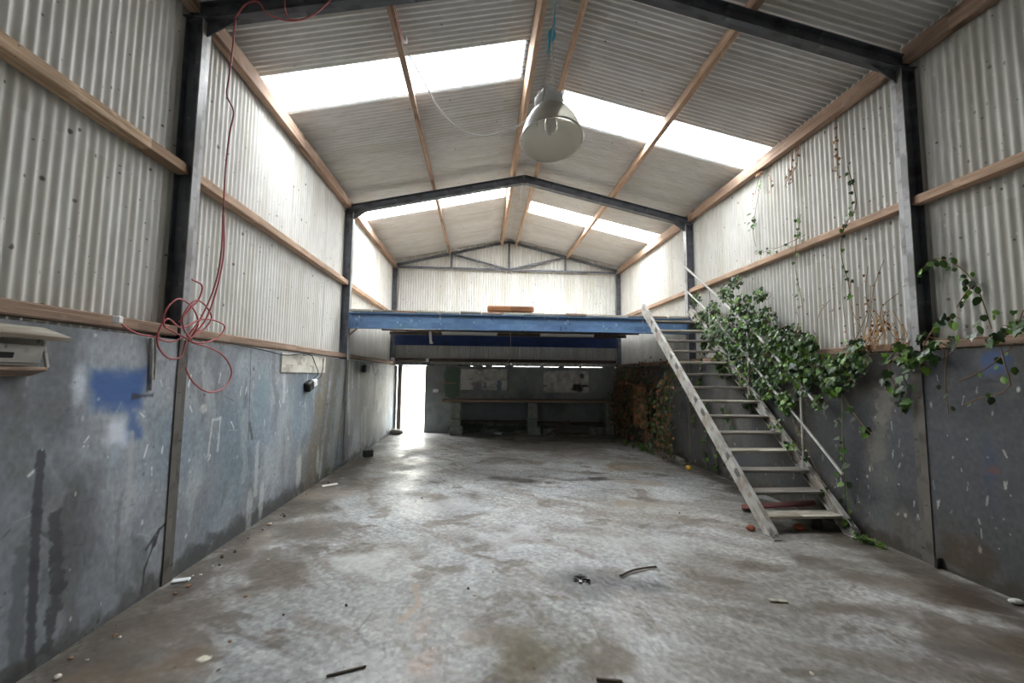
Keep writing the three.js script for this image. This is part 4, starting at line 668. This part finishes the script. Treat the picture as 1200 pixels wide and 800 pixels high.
vine('ivy', 'small ivy tuft high on the sheeting over the stairs', 'ivy', [4.3, 3.7, -6.05], { strands: [[[4.28, 4.73, -5.94], [4.28, 4.27, -6.08], [4.28, 4.02, -6.14], [4.24, 3.72, -6.05]]], density: 16, size: [0.035, 0.08] });
for (const [label, st] of [['withered brown creeper hanging under the eave above the green ivy tuft', [[[4.28, 4.9, -5.92], [4.28, 4.72, -5.99], [4.28, 4.58, -6.08]], [[4.28, 4.74, -5.74], [4.28, 4.5, -5.72]]]], ['withered brown creeper in two tails hanging under the eave over the rail', [[[4.28, 4.88, -5.17], [4.28, 4.6, -5.23], [4.28, 4.51, -5.36], [4.28, 4.41, -5.43]], [[4.28, 4.86, -5.26], [4.28, 4.63, -5.3], [4.28, 4.42, -5.3]]]], ['withered brown creeper hanging in one narrow tail close to the iron post', [[[4.28, 4.88, -4.56], [4.28, 4.42, -4.56], [4.28, 4.15, -4.58]]]]])
  vine('dead_creeper', label, 'creeper', [4.31, 4.4, st[0][0][2]], { strands: st, mats: deadLeaf, density: 40, size: [0.025, 0.05], shapes: ovalLeaf, jitter: 0.04, group: 'withered creepers under the eave' });
{
  const strands = [];
  for (let i = 0; i < 18; i++) { const z = rr(-11.7, -8.1), y = rr(1.6, 2.05); strands.push([[4.08, y, z], [3.8, y * 0.7, z + rr(-0.1, 0.1)], [3.82, y * 0.4, z + rr(-0.2, 0.1)], [3.88, rr(0.05, 0.4), z + rr(-0.2, 0.2)]]); }
  for (const [z, y0, y1] of [[-11.5, 2.0, 0.1], [-11.1, 2.05, 0.4], [-10.55, 2.05, 0.05], [-10.15, 2.03, 0.5], [-9.8, 2.06, 0.05], [-9.44, 2.1, 0.2], [-9.12, 2.08, 0.05], [-8.8, 2.0, 0.1], [-8.5, 1.9, 0.08], [-8.2, 1.73, 0.05]]) strands.push([[4.1, y0, z], [3.86, (y0 * 2 + y1) / 3, z - 0.05], [3.84, (y0 + 2 * y1) / 3, z - 0.1], [3.92, y1, z - 0.05]]);
  vine('ivy', 'half-withered curtain of hanging ivy over the rusty rack under the mezzanine', 'ivy', [4.05, 0, -9.8], { strands, density: 30, size: [0.04, 0.08], jitter: 0.14, mats: [leafMats[0], deadLeaf[1], leafMats[2], deadLeaf[0], leafMats[1]] });
  vine('ivy', 'patchy ivy on the dark wall behind the open treads', 'ivy', [4.12, 0, -7.2], { strands: [[[4.14, 1.49, -7.77], [4.14, 1.12, -7.85], [4.14, 0.76, -7.84]], [[4.14, 1.27, -7.38], [4.14, 0.61, -7.48], [4.14, 0.03, -7.48]], [[4.14, 0.85, -7.08], [4.14, 0.36, -7.15], [4.14, 0.03, -7.15]], [[4.14, 0.6, -6.79], [4.14, 0.24, -6.85]], [[4.14, 2.2, -7.5], [4.14, 1.8, -7.6], [4.14, 1.5, -7.7]], [[4.14, 1.5, -6.9], [4.14, 1.1, -6.8], [4.14, 0.8, -6.6]]], density: 26, size: [0.04, 0.08] });
  const web = []; for (let i = 0; i < 15; i++) { const z = rr(-5.7, -4.0), y = rr(2.3, 3.2); web.push([[4.26, 2.12, z + rr(-0.2, 0.2)], [4.31, y * 0.6 + 0.9, z + rr(-0.1, 0.1)], [4.32, y, z + rr(-0.15, 0.15)]]); }
  vine('dead_creeper', 'web of bare brown creeper stems on the sheeting above the stair ivy', 'creeper', [4.3, 2.1, -4.8], { strands: web, mats: deadLeaf, density: 4, size: [0.018, 0.035], shapes: ovalLeaf, jitter: 0.03, stem: std({ color: 0x8b7a68, roughness: 0.9 }) });
  const dry = []; for (let i = 0; i < 14; i++) { const z = rr(-4.25, -3.85), x = rr(4.08, 4.16); dry.push([[x, rr(1.95, 2.08), z], [x + 0.03, rr(2.1, 2.2), z + rr(-0.08, 0.08)], [x + 0.06, rr(2.2, 2.42), z + rr(-0.14, 0.14)]]); }
  vine('dry_straw', 'tuft of dry straw and dead leaves on the wall plate beside the post', 'straw', [4.15, 2.0, -4.0], { strands: dry, mats: deadLeaf, density: 8, size: [0.02, 0.05], shapes: ovalLeaf, stem: std({ color: 0xb08a5c, roughness: 0.9 }) });
  const weeds = (name, label, spots, h) => { const s = []; for (const [x, z] of spots) for (let k = 0; k < 4; k++) s.push([[x, 0.005, z], [x + rr(-0.05, 0.05), h * 0.5, z + rr(-0.06, 0.06)], [x + rr(-0.1, 0.1), h * rr(0.6, 1), z + rr(-0.12, 0.12)]]); vine(name, label, 'weeds', [spots[0][0], 0, spots[0][1]], { strands: s, density: 40, size: [0.03, 0.06], out: V(-0.3, 1, 0.3), stem: stemGreen, mats: [leafMats[1], leafMats[0], leafMats[3]], jitter: 0.03 }); };
  weeds('weed_patch', 'low green weeds at the foot of the rusty rack', [[3.6, -10.3], [3.7, -9.9], [3.75, -9.5], [3.85, -9.1], [3.5, -10.8], [3.8, -9.7]], 0.16);
  weeds('weed_patch', 'low green weeds in the corner of floor and wall near the iron post', [[4.05, -4.28], [4.1, -4.12], [4.08, -4.2]], 0.07);
}

// ---------------------------------------------------------------- things lying on the floor
{
  single('loose_board', box(0.1, 0.1, 0.66, 0.006), timberGrey, 'short grey board lying at the wall beyond the stairs', 'board', [3.98, 0.055, -8.35], null, [0, -0.05, 0.25]);
  const ap = thing('apple', 'yellow windfall apple on the floor beyond the stairs', 'apple', [3.86, 0.0, -7.6]);
  part(ap, 'fruit', lathe([[0.0005, 0.004], [0.02, 0.001], [0.042, 0.02], [0.05, 0.048], [0.044, 0.075], [0.02, 0.088], [0.0005, 0.08]], 20), std({ color: 0xd8b23c, roughness: 0.45 })); part(ap, 'stalk', tube([[0, 0.08, 0], [0.004, 0.095, 0], [0.01, 0.108, 0]], 0.002, 6, 5), timberDark);
  single('red_board', bar(V(3.42, 0.03, -5.35), V(4.08, 0.2, -4.92), 0.2, 0.02), std({ map: new Paint(128, 64, 0, 1, 0, 0.5, [120, 72, 68]).grain(8, 8, 0.2, 55).patches(6, 6, [104, 70, 66], 0.55, 0.7, 0.6, 57).texture(), roughness: 0.85 }), 'faded red board lying under the bottom treads', 'board');
  const lump = (r, s) => { const g = new THREE.IcosahedronGeometry(r, 2), p = g.attributes.position; for (let i = 0; i < p.count; i++) { const x = p.getX(i), y = p.getY(i), z = p.getZ(i), k = 0.72 + 0.55 * fbm(x / r * 1.3 + 5 + s, (y + z * 1.7) / r * 1.3 + s * 3, 900 + s, 3); p.setXYZ(i, x * k, y * k, z * k); } g.computeVertexNormals(); return g; };
  single('brick_fragment', lump(0.05, 1).scale(1.3, 0.7, 1), std({ color: 0x9a5638, roughness: 0.95 }), 'orange brick fragment under the bottom tread', 'brick', [3.62, 0.03, -4.62]);
  single('brick_fragment', lump(0.04, 2).scale(1.2, 0.8, 1), std({ color: 0x8a4e3a, roughness: 0.95 }), 'rusty red brick fragment beside the foot of the stair stringer', 'brick', [3.05, 0.03, -4.62]);
  single('dark_pot', lathe([[0.0005, 0], [0.05, 0], [0.06, 0.04], [0.058, 0.1], [0.05, 0.12], [0.045, 0.12], [0.05, 0.09], [0.048, 0.02], [0.0005, 0.012]], 20), blackRubber, 'small dark tin under the bottom tread by the wall', 'tin', [3.86, 0.001, -4.66]);
  const scrap = thing('scrap_heap', 'little blackened heap of scrap on the oily floor patch', 'scrap', [0.88, 0, -3.6]);
  for (let i = 0; i < 12; i++) part(scrap, 'chip', box(rr(0.02, 0.05), rr(0.006, 0.014), rr(0.015, 0.04), 0.002), i % 4 ? blackRubber : galvanised, [rr(-0.06, 0.06), 0.008 + rnd() * 0.022, rr(-0.045, 0.045)], [rr(-0.5, 0.5), rr(0, 3), rr(-0.4, 0.4)]);
  single('twig', tube([[1.22, 0.012, -3.63], [1.36, 0.02, -3.71], [1.5, 0.016, -3.76], [1.6, 0.014, -3.78]], 0.009, 14, 6), timberDark, 'curved twig on the floor beside the oily patch', 'twig');
  single('stick', bar(V(-0.83, 0.008, -2.57), V(-0.63, 0.008, -2.64), 0.014, 0.012), timberDark, 'thin dark stick on the bare concrete far from the stairs', 'stick');
  single('stick', bar(V(0.68, 0.01, -2.45), V(0.82, 0.01, -2.42), 0.02, 0.016), timberDark, 'stubby dark stick lying on greenish brown dirt', 'stick');
  single('tile_shard', box(0.12, 0.016, 0.06, 0.004), std({ color: 0xd3d6d8, roughness: 0.6 }), 'white tile shard at the foot of the red cable post', 'shard', [-2.4, 0.009, -3.76], null, [0, 0.3, 0]);
  single('paper_scrap', box(0.22, 0.012, 0.09, 0.004), std({ color: 0xd8d6cf, roughness: 0.9 }), 'pale crumpled scrap of paper by the plastered wall', 'paper', [-2.25, 0.008, -6.75], null, [0, 0.5, 0.04]);
  single('concrete_block', box(0.2, 0.14, 0.14, 0.012), blackRubber, 'small dark block on the floor by the plastered wall', 'block', [-2.28, 0.071, -9.05], null, [0, 0.4, 0]);
  single('rubble_lump', lump(0.13, 4).scale(1.4, 0.7, 1), timberGrey, 'grey lump of rubble at the foot of the doorway post', 'rubble', [-2.33, 0.07, -12.3]);
  single('dark_wedge', box(0.05, 0.1, 0.03, 0.004), blackRubber, 'small black wedge standing at the foot of the ivy post', 'wedge', [4.165, 0.051, -3.63], null, [0.1, 0, 0]);
  single('plaster_chunk', lump(0.035, 7).scale(1.5, 0.6, 1), std({ color: 0xbdbcb6, roughness: 0.95 }), 'white plaster chunk at the foot of the dark wall before the ivy post', 'rubble', [4.12, 0.018, -3.05]);
  single('wood_chip', box(0.13, 0.014, 0.035, 0.004), timberPale, 'pale wood chip on the floor in front of the stairs', 'wood chip', [2.3, 0.008, -3.18], null, [0, -0.2, 0]);
  const stones = [lump(0.02, 11).scale(1.2, 0.7, 1), lump(0.02, 12).scale(1, 0.6, 1.3), lump(0.02, 13)], mats = [std({ color: 0xc9c2b4, roughness: 0.95 }), std({ color: 0x4a423b, roughness: 0.95 }), std({ color: 0x8a6a54, roughness: 0.95 })];
  for (let i = 0; i < 40; i++) {
    const near = i < 24, x = near ? -2.44 + rr(0, 0.18) : rr(-2, 3.8), z = near ? rr(-7, -2.6) : rr(-6.5, -2.4), k = near ? rr(0.35, 0.9) : rr(0.3, 0.6);
    const m = single('pebble', stones[i % 3], mats[(i * 2) % 3], near ? 'little stone in the dirt along the foot of the plastered wall' : 'little loose stone on the open concrete floor', 'stone', [x, 0.009 * k, z], near ? 'stones along the plastered wall' : 'stones on the open floor', [0, rr(0, 6), 0]); m.scale.setScalar(k);
  }
}

renderer.render(scene, camera);
